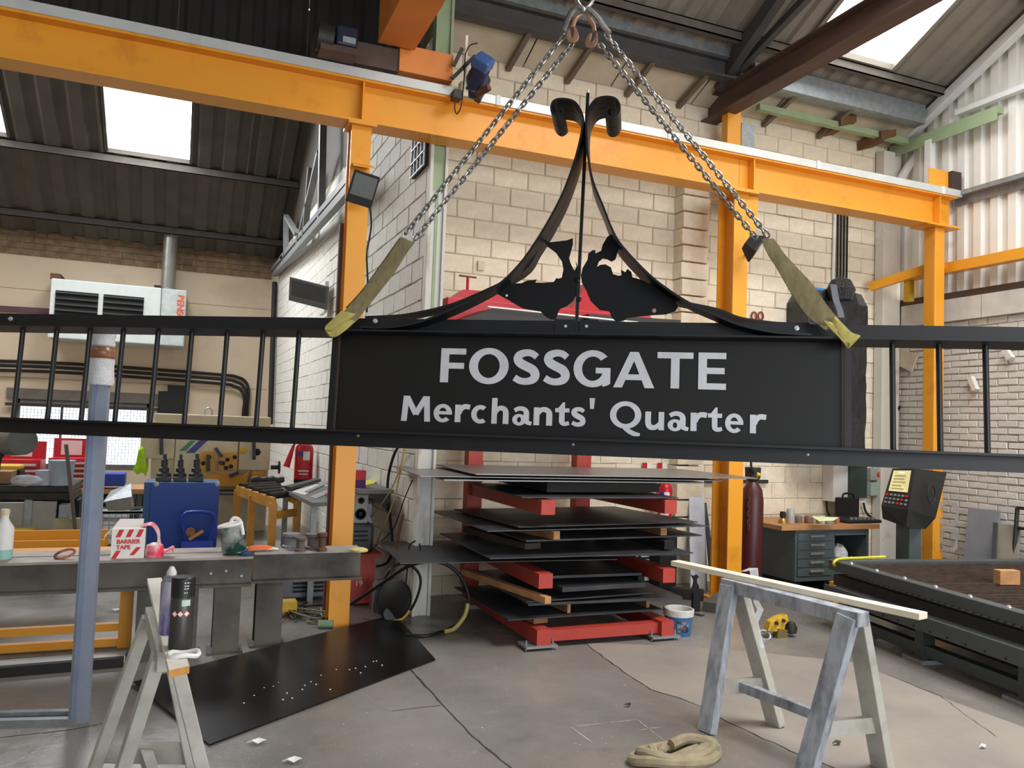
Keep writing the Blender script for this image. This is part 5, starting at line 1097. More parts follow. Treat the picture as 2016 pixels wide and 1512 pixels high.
one('plastic_sheet', MB().prism([atY(*q,y_) for q, y_ in (((1356,905),7.14),((1384,905),7.14),((1393,1172),6.8),((1360,1168),6.8))],(0,.015,0)), M('bluish_white_panel',(206,214,226),.4), 'tall bluish white plastic sheet leaning on the block wall', 'plastic sheet')
one('slotted_strip', MB().prism([atY(*q,y_) for q, y_ in (((1386,990),7.05),((1391,990),7.05),((1413,1165),6.7),((1402,1168),6.7))],(0,.02,0)), M('dark_strip',(58,60,64),.5), 'dark tapering steel strip leaning beside the bluish white panel', 'steel strip')
sp = thing('slotted_offcut', 'white wall-side steel grille offcut with slots standing behind the rack', 'steel offcut', atY(1255,1170,7.0))
MB().box((atY(1218,1140,7.05).x,7.06,.0),(atY(1285,1140,7.05).x,7.07,.72)).build('backing_sheet', WHITEP, sp)
for i in range(8):
    z = .06+.08*i; MB().box((atY(1222,1140,7.05).x,7.04,z),(atY(1283,1140,7.05).x,7.06,z+.018)).build('grille_bar', BLACKM, sp)
for px in (1240,1258,1284): x = atY(px,1140,7.05).x; MB().box((x-.012,7.035,.0),(x+.012,7.06,.72)).build('grille_upright', BLACKM, sp)
for (px, lb) in ((1271,'small red and white fire point sign on the block wall'),(1301,'small red and blue fire notice next to the red and white one')):
    sgn = thing('safety_sign', lb, 'sign', atY(px,924,YC-.02)); a, c = Bx(px-6,911,px+12,925,YC-.025,.004); MB().box(a,c).build('sign_plate', PAPER, sgn); a, c = Bx(px-6,911,px+3,924,YC-.027,.002); MB().box(a,c).build('sign_symbol', REDP, sgn)
def extinguisher(label, base, r, h, ax=None):
    t = thing('fire_extinguisher', label, 'fire extinguisher', base); b_ = Vector(base)
    MB().lathe(b_,[(r*.92,0),(r,.02),(r,.10*h)],20).build('black_base', BLACKM, t, smooth=True)
    MB().lathe(b_+Vector((0,0,.1*h)),[(r,0),(r,.62*h),(r*.85,.70*h),(r*.35,.76*h),(r*.3,.80*h)],20).build('cylinder', REDP, t, smooth=True)
    MB().box(b_+Vector((-r*.35,-r*.3,.88*h)),b_+Vector((r*.5,r*.3,.95*h))).build('valve', BLACKM, t); MB().bar(b_+Vector((-r*.1,0,.95*h)),b_+Vector((-r*1.1,-.02,1.0*h)),.03,.02).build('handle', BLACKM, t)
    MB().cyl(b_+Vector((-r*1.25,-.03,.78*h)),b_+Vector((-r*1.9,-.05,.35*h)),r*.18,10,r*.38).build('horn', REDP, t, smooth=True)
    MB().tube(spline([b_+Vector((-r*.2,0,.86*h)),b_+Vector((-r*.9,-.03,.88*h)),b_+Vector((-r*1.25,-.03,.78*h))],4),r*.12,6).build('hose', BLACKM, t, smooth=True)
    d = Vector((EYE.x-b_.x,EYE.y-b_.y,0)).normalized(); s_ = Vector((-d.y,d.x,0)); 
    for (a0,a1,z0,z1,mt) in ((-.1,.65,.50,.68,PAPER),(-.75,-.15,.58,.68,M('sign_blue',(44,60,140),.5)),(-.6,.6,.26,.29,PAPER),(-.5,.5,.2,.22,PAPER)):
        m = MB(); vs = []
        for i in range(6):
            a = a0+(a1-a0)*i/5; q = b_+(d*math.cos(a)+s_*math.sin(a))*r*1.012; vs += [q+Vector((0,0,z0*h)),q+Vector((0,0,z1*h))]
        m.add(vs,[(2*i,2*i+2,2*i+3,2*i+1) for i in range(5)]); m.build('label', mt, t)
    return t
extinguisher('red fire extinguisher half hidden behind the rack near the bluish panel', (atY(1314,1000,6.9).x,6.95,.62), .075, .55)
one('extinguisher_stand', MB().box((atY(1314,1000,6.9).x-.1,6.86,.0),(atY(1314,1000,6.9).x+.1,7.05,.62)), BLACKM, 'black stand below the half hidden fire extinguisher', 'stand')
# wall C bits
one('wall_socket', MB().box(*Bx(942,513,954,532,YC-.03,.03)), CREAM, 'small cream switch box on the block wall above the red clamp', 'wall switch')
one('steel_rod', MB().bar(atY(1393,508,YC-.12),atY(1358,570,YC-.02),.02,.02,up=(0,1,0)), DKSTEEL, 'short dark rod sticking out from the block wall', 'steel rod')
for (px,lb) in ((1486,'red ring of the pair above the sign top rail, nearer the orange column'),(1499,'red ring of the pair above the sign top rail, further from the orange column')):
    p = atY(px,622,YC-.03); one('red_ring', MB().tube([p+Vector((.035*math.cos(t),.01,.045*math.sin(t))) for t in [i*.45 for i in range(14)]],.01,6,closed=True), M('dull_red',(140,50,46),.5), lb, 'ring', smooth=True)
# coiled sling and scraps on the floor
sl = thing('coiled_sling', 'coiled pale brown lifting sling lying on the floor in the foreground', 'sling', fl(1332,1500)); SLM = M('pale_brown_webbing',(150,138,112),.9,var=.25,scale=16)
c = fl(1332,1497)
def loop(rx, ry, z, r, ph, wob, nm, mat=SLM):
    pts = []
    for i in range(36):
        t = 2*math.pi*i/36+ph; k = 1+wob*math.sin(3*t+ph); pts.append(c+Vector((math.cos(t)*rx*k,math.sin(t)*ry*k,z+.012*math.sin(2*t+ph)))) 
    m = MB(); n = 8; pr = []
    m.tube(pts, r, n, closed=True); m.build(nm, mat, sl, smooth=True)
loop(.235,.10,.028,.026,0,.05,'coil'); loop(.20,.085,.05,.024,.9,.08,'coil'); loop(.15,.06,.045,.026,2.0,.1,'coil'); loop(.10,.04,.04,.024,3.0,.12,'coil')
MB().tube(spline([c+Vector(v) for v in ((-.02,.02,.07),(.08,.03,.085),(.16,.0,.075),(.22,-.03,.04))],4),.026,8).build('coil_end', SLM, sl, smooth=True)
MB().ribbon(spline([c+Vector(v) for v in ((-.16,-.03,.06),(-.12,-.05,.05),(-.08,-.08,.03))],4),Vector((0,0,0)),Vector((.02,.03,0)),.004).build('blue_tag', M('pale_blue_tag',(120,160,190),.6), sl)
def scrap(px, py, w_, label, mat=PAPER):
    c = fl(px,py); m = MB(); P_ = [(-1,.1),(-.4,.25),(.3,.5),(1,.3),(.7,-.2),(.1,-.4),(-.5,-.1)]; m.prism([c+Vector((x*w_,y*w_,.006+.012*abs(math.sin(x*3+y)))) for x, y in P_],(0,0,.004)); return one('paper_scrap', m, mat, label, 'litter', 'torn scraps on the floor')
scrap(505,1465,.045,'white torn scrap on the floor by the black sheet corner'); scrap(575,1502,.045,'white torn scrap at the bottom edge below the black sheet'); scrap(226,1204,.05,'white scrap on the floor behind the beam workbench'); scrap(1430,1196,.04,'pale scrap near the open box section',CREAM); scrap(1648,1467,.03,'thin dark shaving between the trestle legs',DKSTEEL); scrap(1236,1392,.025,'dark shaving on the floor left of the trestle',DKSTEEL); scrap(1935,1474,.025,'tiny white scrap near the bottom corner')
# floodlights
def flood(label, base, c, nrm, upv, w_, h_, d_, mat=BLACKM):
    t = thing('floodlight', label, 'floodlight', base); c, nrm = Vector(c), Vector(nrm).normalized(); u_ = Vector(upv); s_ = u_.cross(nrm).normalized(); u_ = nrm.cross(s_)
    MB().obox(c, s_*w_, u_*h_, nrm*.012).build('front_frame', mat, t, bevel=.006)
    m = MB(); B4 = [c-nrm*.012+s_*a*w_*.95+u_*b_*h_*.95 for a, b_ in ((-1,-1),(1,-1),(1,1),(-1,1))]; T4 = [c-nrm*d_+s_*a*w_*.5+u_*b_*h_*.5 for a, b_ in ((-1,-1),(1,-1),(1,1),(-1,1))]
    m.add(B4+T4,[(0,1,2,3),(4,5,6,7),(0,1,5,4),(1,2,6,5),(2,3,7,6),(3,0,4,7)]); m.build('housing', mat, t)
    MB().obox(c+nrm*.013+u_*h_*.18, s_*w_*.86, u_*h_*.66, nrm*.001).build('lens', M('floodlight_glass',(96,100,98),.15,var=.1), t)
    MB().bar(c-nrm*d_*.6, Vector(base), .03,.012).build('bracket', mat, t)
    return t
fc = atY(714,372,6.02); flood('black floodlight facing the hall on the first orange column', (1.09,6.26,fc.z+.0), fc, (.1,-1,-.45), (0.12,0,1), .105, .125, .09)
fc = atY(1490,490,6.02); flood('black floodlight tilted on the second orange column behind the sling', (x2b-.02,6.3,fc.z), fc, (.75,-.5,-.62), (.3,.2,1), .11,.10,.12)
fc = atX(608,578,1.32); flood('grey floodlight on the white block side wall', tuple(atX(640,580,1.62)), fc, (-.5,-.75,-.55), (.25,0,1), .26,.16,.14, M('grey_lamp_body',(120,124,124),.5))
wb = atX(640,590,1.64); one('junction_box', MB().box((wb.x-.04,wb.y-.22,wb.z-.2),(wb.x+.01,wb.y+.22,wb.z+.22)), WHITEP, 'white junction box behind the grey floodlight on the side wall', 'junction box', bevel=.01)
# ------------------------------------------------------------------ deep bay on the left: machines, benches, tools
# blue cabinet with tooling on it
Yq = 9.2
bc = thing('blue_steel_cabinet', 'large bright blue steel cabinet behind the beam workbench', 'cabinet', (0,Yq+.3,0)); a, c = atY(292,952,Yq), atY(433,945,Yq)
MB().box((a.x+.03,Yq,0),(c.x,Yq+.02,a.z)).build('front_panel', M('strong_blue',(8,66,158),.4,var=.08), bc); MB().box((a.x-.04,Yq+.02,0),(c.x,Yq+.55,a.z+.01)).build('body', M('dull_blue',(44,86,140),.5), bc)
for px in (308,428):
    p = atY(px,953,Yq-.005); MB().lathe(p,[(.028,0),(.026,.01),(.012,.012)],12,(0,-1,0)).build('screw_cap', GALV, bc, smooth=True)
TOOL = M('tool_steel_dark',(66,66,68),.5,.4,var=.25)
zt = a.z+.01
def turret(px, r, h, label, base):
    x = atY(px,940,Yq+.2).x; t = thing('punch_holder', label, 'punch tool', (x,Yq+.25,zt))
    MB().obox(Vector((x,Yq+.25,zt+.025)),Vector((base,0,0)),Vector((0,.12,0)),Vector((0,0,.025))).build('base_block', TOOL, t, bevel=.008)
    MB().lathe((x,Yq+.25,zt+.05),[(r,0),(r,.03),(r*.7,.05),(r*.7,.09),(r*.45,.10),(r*.45,h-.06),(r*.25,h-.05),(r*.25,h)],16).build('punch', TOOL, t, smooth=True)
turret(322,.075,.24,'dark punch tool holder at the near corner of the blue cabinet top',.075); turret(354,.065,.24,'dark punch tool holder in the middle of the blue cabinet top',.065); turret(386,.075,.25,'dark punch tool holder with raised knob at the far corner of the blue cabinet top',.075)
ht = thing('sack_truck', 'blue tubular sack truck standing in front of the blue cabinet', 'hand truck', fl(390,1085)); Yh = 8.95
MB().tube(spline([atY(*p,Yh) for p in ((368,1075),(364,1050),(358,1025),(362,1013),(375,1008),(405,1008),(420,1013),(424,1025),(416,1050),(410,1075))],4),.016,8).build('loop_handle', M('royal_blue_tube',(40,70,190),.35), ht, smooth=True)
a, c = Bx(357,1065,418,1082,Yh,.2); MB().box((a[0],Yh-.05,0),(c[0],Yh+.15,c[2])).build('tool_tray', M('royal_blue_tube'), ht)
MB().bar(atY(372,1062,Yh-.06),atY(400,1045,Yh-.06),.03,.02,up=(0,1,0)).build('wooden_handle', M('orange_wood',(206,140,60),.6), ht); p = atY(375,1048,Yh-.05); MB().lathe(p,[(.045,-.02),(.05,0),(.04,.02)],12,(0,-1,0)).build('cable_reel', OLDWOOD, ht)
# cream ironworker machine
Ym = 11.6
im = thing('ironworker_machine', 'big cream punching and shearing machine with orange die plates', 'metalworking machine', (.5,Ym+.4,0))
def mq(px,py): return atY(px,py,Ym)
a, c = mq(300,822), mq(533,1000)
MB().box((mq(300,850).x,Ym+.12,.0),(mq(534,850).x,Ym+.9,a.z+.06)).build('machine_body', CREAM, im, bevel=.02)
MB().box((mq(277,860).x,Ym+.0,mq(277,903).z),(mq(345,860).x,Ym+.3,mq(345,848).z)).build('shear_housing', CREAM, im, bevel=.02)
MB().box((mq(345,860).x+.01,Ym+.06,mq(345,960).z),(mq(470,860).x,Ym+.12,mq(345,852).z)).build('side_plate', M('cream_plate',(222,210,176),.5,var=.08), im)
MB().box((mq(470,860).x+.02,Ym+.04,mq(470,925).z),(mq(534,860).x,Ym+.12,mq(470,852).z)).build('control_panel', M('cream_plate'), im)
m = MB(); m.prism([mq(366,892)-Vector((0,-.055,0)),mq(383,892)-Vector((0,-.055,0)),mq(415,862)-Vector((0,-.055,0)),mq(398,862)-Vector((0,-.055,0))],(0,-.004,0)); m.build('blue_flash', M('flash_blue',(44,56,140),.4), im)
m = MB(); m.prism([mq(353,888)-Vector((0,-.055,0)),mq(366,888)-Vector((0,-.055,0)),mq(385,868)-Vector((0,-.055,0)),mq(375,868)-Vector((0,-.055,0))],(0,-.004,0)); m.build('green_flash', M('flash_green',(40,140,100),.4), im)
YO = M('die_plate_yellow',(228,160,44),.5,var=.1)
def plate(pts, nm, mt, y, th=.05): return MB().prism([atY(*p,y) for p in pts],(0,th,0)).build(nm,mt,im,bevel=.004)
plate([(385,925),(390,900),(400,890),(422,889),(424,930),(385,930)],'die_plate',YO,Ym-.02); plate([(430,895),(434,892),(467,891),(466,926),(430,927)],'die_plate',YO,Ym-.02); plate([(380,958),(470,958),(486,950),(490,925),(478,935),(425,932),(380,945)],'die_bed',YO,Ym-.01)
plate([(497,928),(522,930),(522,950),(490,958)],'die_bed',YO,Ym+.0)
for (px,py) in ((439,912),(448,905),(455,918),(445,921),(400,912),(462,900),(412,900)):
    p = atY(px,py,Ym-.02); MB().cyl(p,p-Vector((0,.03,0)),.028,8).build('die_hole', BLACKM, im)
for (p,q) in (((424,882),(437,900)),((437,914),(432,908)),((452,938),(470,930)),((500,862),(500,905)),((410,895),(410,928)),((318,862),(318,895))):
    MB().bar(atY(*p,Ym-.05),atY(*q,Ym-.05),.045,.04,up=(0,1,0)).build('lever', TOOL, im)
for (px,py) in ((478,887),(506,890)):
    p = atY(px,py,Ym+.03); MB().lathe(p,[(.05,0),(.045,.03),(.02,.04)],10,(0,-1,0)).build('control_knob', YEL if px < 490 else BLACKM, im, smooth=True)
MB().cyl(atY(533,920,Ym),atY(548,920,Ym),.03,10).build('side_shaft', TOOL, im); MB().cyl(atY(548,920,Ym),atY(551,920,Ym),.09,12).build('side_wheel', TOOL, im)
p = atY(410,820,Ym+.4); MB().tube([p+Vector((.05*math.cos(t),0,.05+.07*math.sin(t))) for t in [i*.45 for i in range(14)]],.014,6,closed=True).build('lifting_eye', GALV, im, smooth=True)
for k in range(9):
    p = atY(503+k*6,944+((k*7)%5),Ym-.35); MB().lathe(p,[(.03,-.06),(.045,-.03),(.045,.03),(.03,.06)],8,(1,0,.2)).build('stacked_die', TOOL, im)
MB().box((mq(420,960).x,Ym-.5,mq(420,965).z-.02),(mq(556,960).x,Ym+.1,mq(420,965).z)).build('die_shelf', DKSTEEL, im)
# hi-vis vest hanging on the machine
hv = MB(); P_ = [(272,888),(276,878),(283,882),(286,902),(291,925),(287,938),(280,930),(270,935),(262,925),(268,910)]
one('hi_vis_vest', hv.prism([atY(x,y,Ym-.12+.02*((i*3)%4)) for i,(x,y) in enumerate(P_)],(0,.08,0)), M('fluorescent_lime',(186,228,40),.7,var=.25,scale=16), 'lime hi-vis vest hanging at the corner of the cream machine', 'vest')
# workbench with tool chests below the window
Yw = 13.2
wb_ = thing('window_workbench', 'long wooden-topped workbench with drawers below the far window', 'workbench', (-1.2,Yw+.4,0)); zt = atY(210,963,Yw).z
x0, x1 = atY(-60,963,Yw).x, atY(288,963,Yw).x
MB().box((x0,Yw,zt-.07),(x1,Yw+.9,zt)).build('worktop', M('bench_ply',(178,136,96),.7,var=.15), wb_)
MB().box((x0,Yw+.7,.1),(x1,Yw+.75,zt-.07)).build('back_panel', M('bench_dark',(70,72,72),.7), wb_)
u0, u1 = atY(143,990,Yw).x, atY(166,990,Yw).x; MB().box((u0,Yw+.03,.05),(u1,Yw+.7,zt-.07)).build('drawer_unit', GREYDK, wb_)
for k in range(4):
    z = zt-.15-k*.17; dr = MB().box((u0+.01,Yw+.005,z-.14),(u1-.01,Yw+.03,z)).build('drawer', GREYDK, wb_); MB().box((u0+.04,Yw-.015,z-.06),(u1-.04,Yw+.005,z-.03)).build('handle', GALV, dr)
for x in (x0+.1,x1-.1,atY(262,990,Yw).x): MB().box((x-.04,Yw+.02,0),(x+.04,Yw+.1,zt-.07)).build('leg', GREYDK, wb_)
def chest(pa, pb, lidtop, label, n, papers):
    a, c = atY(*pa,Yw+.15), atY(*pb,Yw+.15); t = thing('tool_chest', label, 'tool chest', ((a.x+c.x)/2,Yw+.3,zt)); h_ = a.z-zt
    MB().box((a.x,Yw+.17,zt),(c.x,Yw+.65,a.z)).build('chest_body', REDP, t)
    lid = MB().box((a.x,Yw+.6,a.z),(c.x,Yw+.65,atY(pa[0],lidtop,Yw+.6).z)).build('open_lid', REDP, t)
    for k in range(n):
        z = a.z-.05-(h_-.06)*(k+1)/n; dr = MB().box((a.x+.03,Yw+.15,z+.02),(c.x-.03,Yw+.17,z+(h_-.06)/n)).build('drawer', REDP, t); MB().box((a.x+.05,Yw+.12,z+(h_-.06)/n*.6),(c.x-.05,Yw+.15,z+(h_-.06)/n*.95)).build('drawer_trim', M('silver_trim',(206,204,206),.3,.4), dr)
    lw = c.x-a.x; lz0, lz1 = a.z, atY(pa[0],lidtop,Yw+.6).z
    MB().box((a.x+lw*.18,Yw+.585,lz0+(lz1-lz0)*.12),(a.x+lw*.68,Yw+.6,lz0+(lz1-lz0)*.88)).build('lid_notice', PAPER, lid)
    return t
chest((95,902),(176,960),862,'open red tool chest with a white notice in its lid behind the grey post',5,1)
chest((-8,905),(76,960),867,'open red tool chest nearest the picture edge with papers in it',4,2)
one('storage_crate', MB().box(*Bx(196,932,245,958,Yw-.0,.35)), M('crate_blue',(40,70,170),.5,var=.15), 'blue plastic storage crate on the bench below the window', 'crate', bevel=.02)
ZT_ = max(atY(-60,955,9.9).z, atY(142,955,9.9).z)+.001
def pail(px, py, r, h, mat, label): 
    c = atZ(px,py,ZT_); return one('grey_pail', MB().lathe(c,[(r*.85,0),(r,h*.95),(r*1.06,h)],18), mat, label, 'bucket', 'grey pails on the dark machine table', smooth=True)
# dark machine at the picture edge (cropper table)
Yd = 9.9
dm = thing('section_cropper', 'dark heavy steel machine table with grey guard plates at the picture edge', 'metalworking machine', (-1.8,Yd+.4,0))
def dbox(a, b_, y, d, nm, mt, bev=.006): q, r = Bx(*a,*b_,y,d); return MB().box(q,r).build(nm,mt,dm,bevel=bev)
dbox((-60,955),(142,969),Yd,.9,'table_top',M('dark_oily_steel',(46,48,48),.45,.3,var=.3)); dbox((-60,969),(144,985),Yd+.05,.7,'table_apron',M('rusty_oily_steel',(70,58,50),.6,col2=(40,38,36),mix=.5,scale=4))
GYP = M('grey_guard_plate',(158,158,150),.55,var=.1); dbox((-60,990),(48,1045),Yd-.2,.08,'guard_plate',GYP); dbox((60,988),(107,1044),Yd-.2,.08,'guard_plate',GYP); dbox((107,1021),(156,1044),Yd-.2,.08,'guard_plate',M('yellowed_plate',(176,166,128),.6)); dbox((48,985),(60,1045),Yd-.22,.05,'guard_strip',GALV); dbox((116,994),(140,1020),Yd-.15,.2,'switch_gear',M('light_grey_box',(170,176,180),.5))
dbox((-60,985),(150,1085),Yd+.3,.4,'pedestal',BLACKM,0)
q, r = atY(17,872,Yd-.3), atY(40,885,Yd-.3); MB().cyl(atY(22,870,Yd),atY(45,868,Yd-.25),.15,16).build('work_lamp', M('olive_grey_lamp',(92,98,92),.5), dm, smooth=True); MB().tube(spline([atY(*p,Yd) for p in ((18,880),(5,892),(-4,910),(-8,955))],4),.03,8).build('lamp_arm', BLACKM, dm, smooth=True)
one('yellow_pan', MB().box(*Bx(17,1045,62,1061,Yd-.5,.3)), YEL, 'yellow steel pan below the grey guard plates', 'pan', bevel=.01)
c = atY(27,1068,Yd-.6); one('pipe_end', MB().cyl(c,c+Vector((.0,.5,0)),.075,16), DKSTEEL, 'dark round pipe end lying below the yellow pan', 'pipe', smooth=True)
bx0, bx1 = Bx(-12,928,21,955,Yd+.1,.3)
one('cardboard_box', MB().box((bx0[0],bx0[1],ZT_),bx1), M('cardboard',(160,124,90),.8), 'brown cardboard box on the dark machine table', 'carton', bevel=.005)
yk = thing('yellow_toolbox', 'black and yellow plastic toolbox on the dark machine table', 'toolbox', atY(25,955,Yd+.4)); a, c = Bx(-15,925,38,955,Yd+.45,.3); MB().box((a[0],a[1],ZT_),c).build('box_body', BLACKM, yk, bevel=.02); a, c = Bx(-18,916,38,926,Yd+.44,.32); MB().box(a,c).build('box_lid', YEL, yk, bevel=.02)
pail(86,955,.085,.16,M('pale_grey_pail',(178,188,196),.5),'small pale grey pail on the dark machine table'); pail(119,955,.13,.27,M('pale_blue_pail',(168,182,196),.5),'tall upturned pale blue bucket on the dark machine table')
rag('cleaning_rag', atZ(52,957,ZT_), .12, M('grey_white_rag',(190,192,200),.9), 'heap of grey-white rags on the dark machine table', (1.4,1,.5))
one('steel_bar', MB().bar(atY(130,875,Yd-.3),atY(150,1060,Yd-.3),.035,.03,up=(0,1,0)), M('grey_brown_bar',(96,86,80),.6), 'long grey-brown bar leaning on the dark machine table', 'steel bar')
# yellow trough behind the bench
yt = thing('yellow_roller_trough', 'long orange-yellow steel trough just behind the beam workbench', 'steel trough', (-.8,7.2,0)); a, c = Bx(-60,1062,205,1086,7.2,.0); 
MB().box((a[0],7.2,a[2]),(c[0],7.23,c[2]-.02)).box((a[0],7.5,a[2]),(c[0],7.53,c[2]+.02)).build('trough_side', ORANGE, yt); MB().box((a[0],7.2,a[2]-.02),(c[0],7.53,a[2])).build('trough_floor', DKSTEEL, yt)
for x in (a[0]+.1,c[0]-.1): MB().box((x-.03,7.25,0),(x+.03,7.5,a[2]-.02)).build('trough_leg', ORANGE, yt)
# wire trolley with tin tray
Yt = 10.4
wt = thing('wire_basket_trolley', 'galvanised wire basket trolley beside the blue cabinet', 'trolley', atY(240,1060,Yt)); WIRE = M('zinc_wire',(170,176,180),.4,.5)
a, c = Bx(192,1010,284,1058,Yt,.5)
for z in (a[2],a[2]+.15,a[2]+.3,c[2]): 
    MB().bar((a[0],Yt,z),(c[0],Yt,z),.012 if z < c[2] else .03,.012 if z < c[2] else .03).build('wire_rail', WIRE if z < c[2] else M('pale_green_rail',(170,190,178),.5), wt); MB().bar((a[0],Yt+.5,z),(c[0],Yt+.5,z),.012,.012).build('wire_rail', WIRE, wt)
for i in range(9):
    x = a[0]+(c[0]-a[0])*i/8; MB().bar((x,Yt,a[2]),(x,Yt,c[2]),.010,.010).build('wire_upright', WIRE, wt)
for x in (a[0],c[0]): MB().bar((x,Yt,a[2]),(x,Yt,0.0),.02,.02).build('leg', WIRE, wt); MB().bar((x,Yt+.5,0.0),(x,Yt+.5,c[2]),.02,.02).build('leg', WIRE, wt)
MB().box((a[0],Yt,a[2]-.01),(c[0],Yt+.5,a[2])).build('basket_floor', WIRE, wt)
tt_ = thing('metal_tray', 'tilted galvanised metal tray resting on the wire trolley', 'tray', atY(232,1000,Yt+.2)); P4 = [atY(207,990,Yt+.1),atY(256,980,Yt+.1),atY(260,1003,Yt+.1),atY(214,1010,Yt+.1)]
MB().prism(P4,(0,.35,.02)).build('tray_body', M('beige_tin',(160,156,140),.5), tt_); MB().prism([P4[0]+Vector((-.02,-.01,.0)),P4[1]+Vector((.02,-.01,0)),P4[1]+Vector((-.02,.33,.13)),P4[0]+Vector((.03,.33,.10))],(0,0,.015)).build('tray_lid', GALV, tt_)
# roller conveyor with yellow legs, steel table with papers
Yr = 9.0
rl = thing('roller_stand', 'yellow framed roller stand beside the blue cabinet', 'roller stand', (.9,Yr,0)); zr = atY(540,985,8.6).z
A1, A2 = atZ(468,965,zr+.05), atZ(538,990,zr+.05); B1 = A1+Vector((.40,.25,0)); B2 = A2+Vector((.26,.28,0))
YL = M('roller_yellow',(206,146,52),.5,var=.15)
MB().bar(A1,A2,.04,.10).build('side_rail', YL, rl); MB().bar(B1,B2,.04,.10).build('side_rail', YL, rl)
for P in (A1,A2,A1.lerp(A2,.45),B1,B2): MB().box((P.x-.035,P.y-.035,0),(P.x+.035,P.y+.035,P.z)).build('leg', YL, rl)
MB().bar(B2-Vector((0,0,.12)),A2-Vector((0,0,.12)),.04,.07).build('cross_rail', YL, rl)
for k in range(5):
    t = .08+.2*k; MB().cyl(A1.lerp(A2,t)+Vector((0,0,.05)),B1.lerp(B2,t)+Vector((0,0,.05)),.035,10).build('roller', DKSTEEL, rl, smooth=True)
tb_ = thing('steel_layout_table', 'grey steel table strewn with papers and offcuts along the white side wall', 'table', (1.2,8.0,0)); zq = .88
C4 = [atZ(553,960,zq),atZ(615,990,zq),Vector((1.64,7.30,zq)),Vector((1.60,8.9,zq))]
MB().prism(C4,(0,0,-.035)).build('table_top', M('dusty_grey_top',(112,112,110),.6,var=.25,scale=6), tb_)
for k in range(4):
    P = C4[k]*1; cc = (C4[0]+C4[1]+C4[2]+C4[3])/4; P = P.lerp(cc,.12); MB().box((P.x-.025,P.y-.025,0),(P.x+.025,P.y+.025,zq-.035)).build('leg', GALV, tb_)
ws_ = thing('wall_shelf', 'grey shelf board on the white side wall beside the orange column', 'shelf', (1.58,7.6,.9)); MB().box((1.42,6.98,.965),(1.735,8.4,1.0)).build('shelf_board', M('dusty_grey_top'), ws_)
for y in (7.1,8.2): MB().prism([(1.735,y,.965),(1.5,y,.965),(1.735,y,.78)],(0,.03,0)).build('shelf_bracket', DKSTEEL, ws_)
def lay(pts, mat, label, nm='paper_sheet', cat='paper', z=zq+.002, th=.003, grp='papers and offcuts on the layout table'): return one(nm, MB().prism([atZ(*p,z) for p in pts],(0,0,th)), mat, label, cat, grp)
lay([(575,968),(600,975),(640,956),(615,952)],PAPER,'white drawing sheet in the middle of the layout table'); lay([(560,962),(572,965),(632,948),(622,946)],DKSTEEL,'dark steel angle offcut along the far edge of the layout table','steel_offcut','steel offcut',zq+.01,.03); lay([(610,978),(622,982),(660,966),(648,963)],M('grey_paper',(176,178,182),.7),'grey printed sheet near the front of the layout table')
lay([(600,968),(606,970),(650,950),(643,948)],GALV,'thin bright strip lying across the layout table','steel_strip','steel strip',zq+.008,.006); lay([(640,975),(648,978),(662,971),(655,969)],REDP,'small red handled tool on the layout table','hand_tool','tool',zq+.006,.02)
lay([(716,946),(746,943),(735,953),(718,956)],M('yellow_paper',(228,222,90),.8),'yellow paper on the wall shelf beside the orange column',z=1.002)
pk = thing('snack_carton', 'red and purple carton behind the orange column on the wall shelf', 'carton', atY(708,972,7.2)); a, c = Bx(696,957,719,973,7.2,.12); a = (a[0],a[1],1.0); c = (c[0],c[1],1.07); MB().box(a,c).build('lower_half', M('purple_card',(90,36,110),.6), pk); MB().box((a[0],a[1],c[2]),(c[0],c[1],c[2]+.085)).build('upper_half', M('red_card',(206,30,48),.5), pk)
# speaker on grey case on the red cabinet
rc_ = thing('red_floor_cabinet', 'red steel cabinet on legs chalked with a number beside the orange column', 'cabinet', fl(715,1195)); Yc_ = 6.95; a, c = Bx(690,1098,735,1187,Yc_,.3)
MB().box((a[0],Yc_,a[2]),(c[0],Yc_+.35,c[2])).build('body', REDRACK, rc_); MB().box((a[0]-.02,Yc_-.02,c[2]),(c[0]+.06,Yc_+.37,c[2]+.03)).build('top_plate', REDRACK, rc_)
for x in (a[0]+.02,c[0]-.02): MB().box((x-.02,Yc_,0),(x+.02,Yc_+.04,a[2])).build('leg', REDRACK, rc_); MB().box((x-.02,Yc_+.3,0),(x+.02,Yc_+.34,a[2])).build('leg', REDRACK, rc_)
q = atY(698,1154,Yc_-.002); text_mesh('chalk_number','19',.07,PAPER,rc_,q,(1,0,0),(0,0,1),.0005)
zc2 = c[2]+.03
gcs = thing('grey_plastic_case', 'dark grey plastic machine case standing on the red cabinet', 'case', atY(715,1090,7.0)); a, c = Bx(676,1032,735,1090,7.02,.25); MB().box((a[0],7.02,zc2),(c[0],7.27,c[2])).build('case_body', M('dark_grey_plastic',(58,64,66),.5), gcs, bevel=.03)
for k in range(3): z = zc2+.1+k*.04; MB().box((a[0]+.1,7.012,z),(c[0]-.06,7.02,z+.015)).build('vent_slot', BLACKM, gcs)
zc3 = c[2]
sk = thing('loudspeaker', 'small grey two-way loudspeaker standing on the dark grey case', 'loudspeaker', (atY(710,1030,7.1).x,7.15,zc3)); a, c = Bx(697,973,724,1032,7.05,.2); MB().box((a[0],7.05,zc3),(c[0],7.25,c[2])).build('speaker_box', M('speaker_grey',(138,140,138),.5), sk, bevel=.012)
xm_ = (a[0]+c[0])/2; hh_ = c[2]-zc3
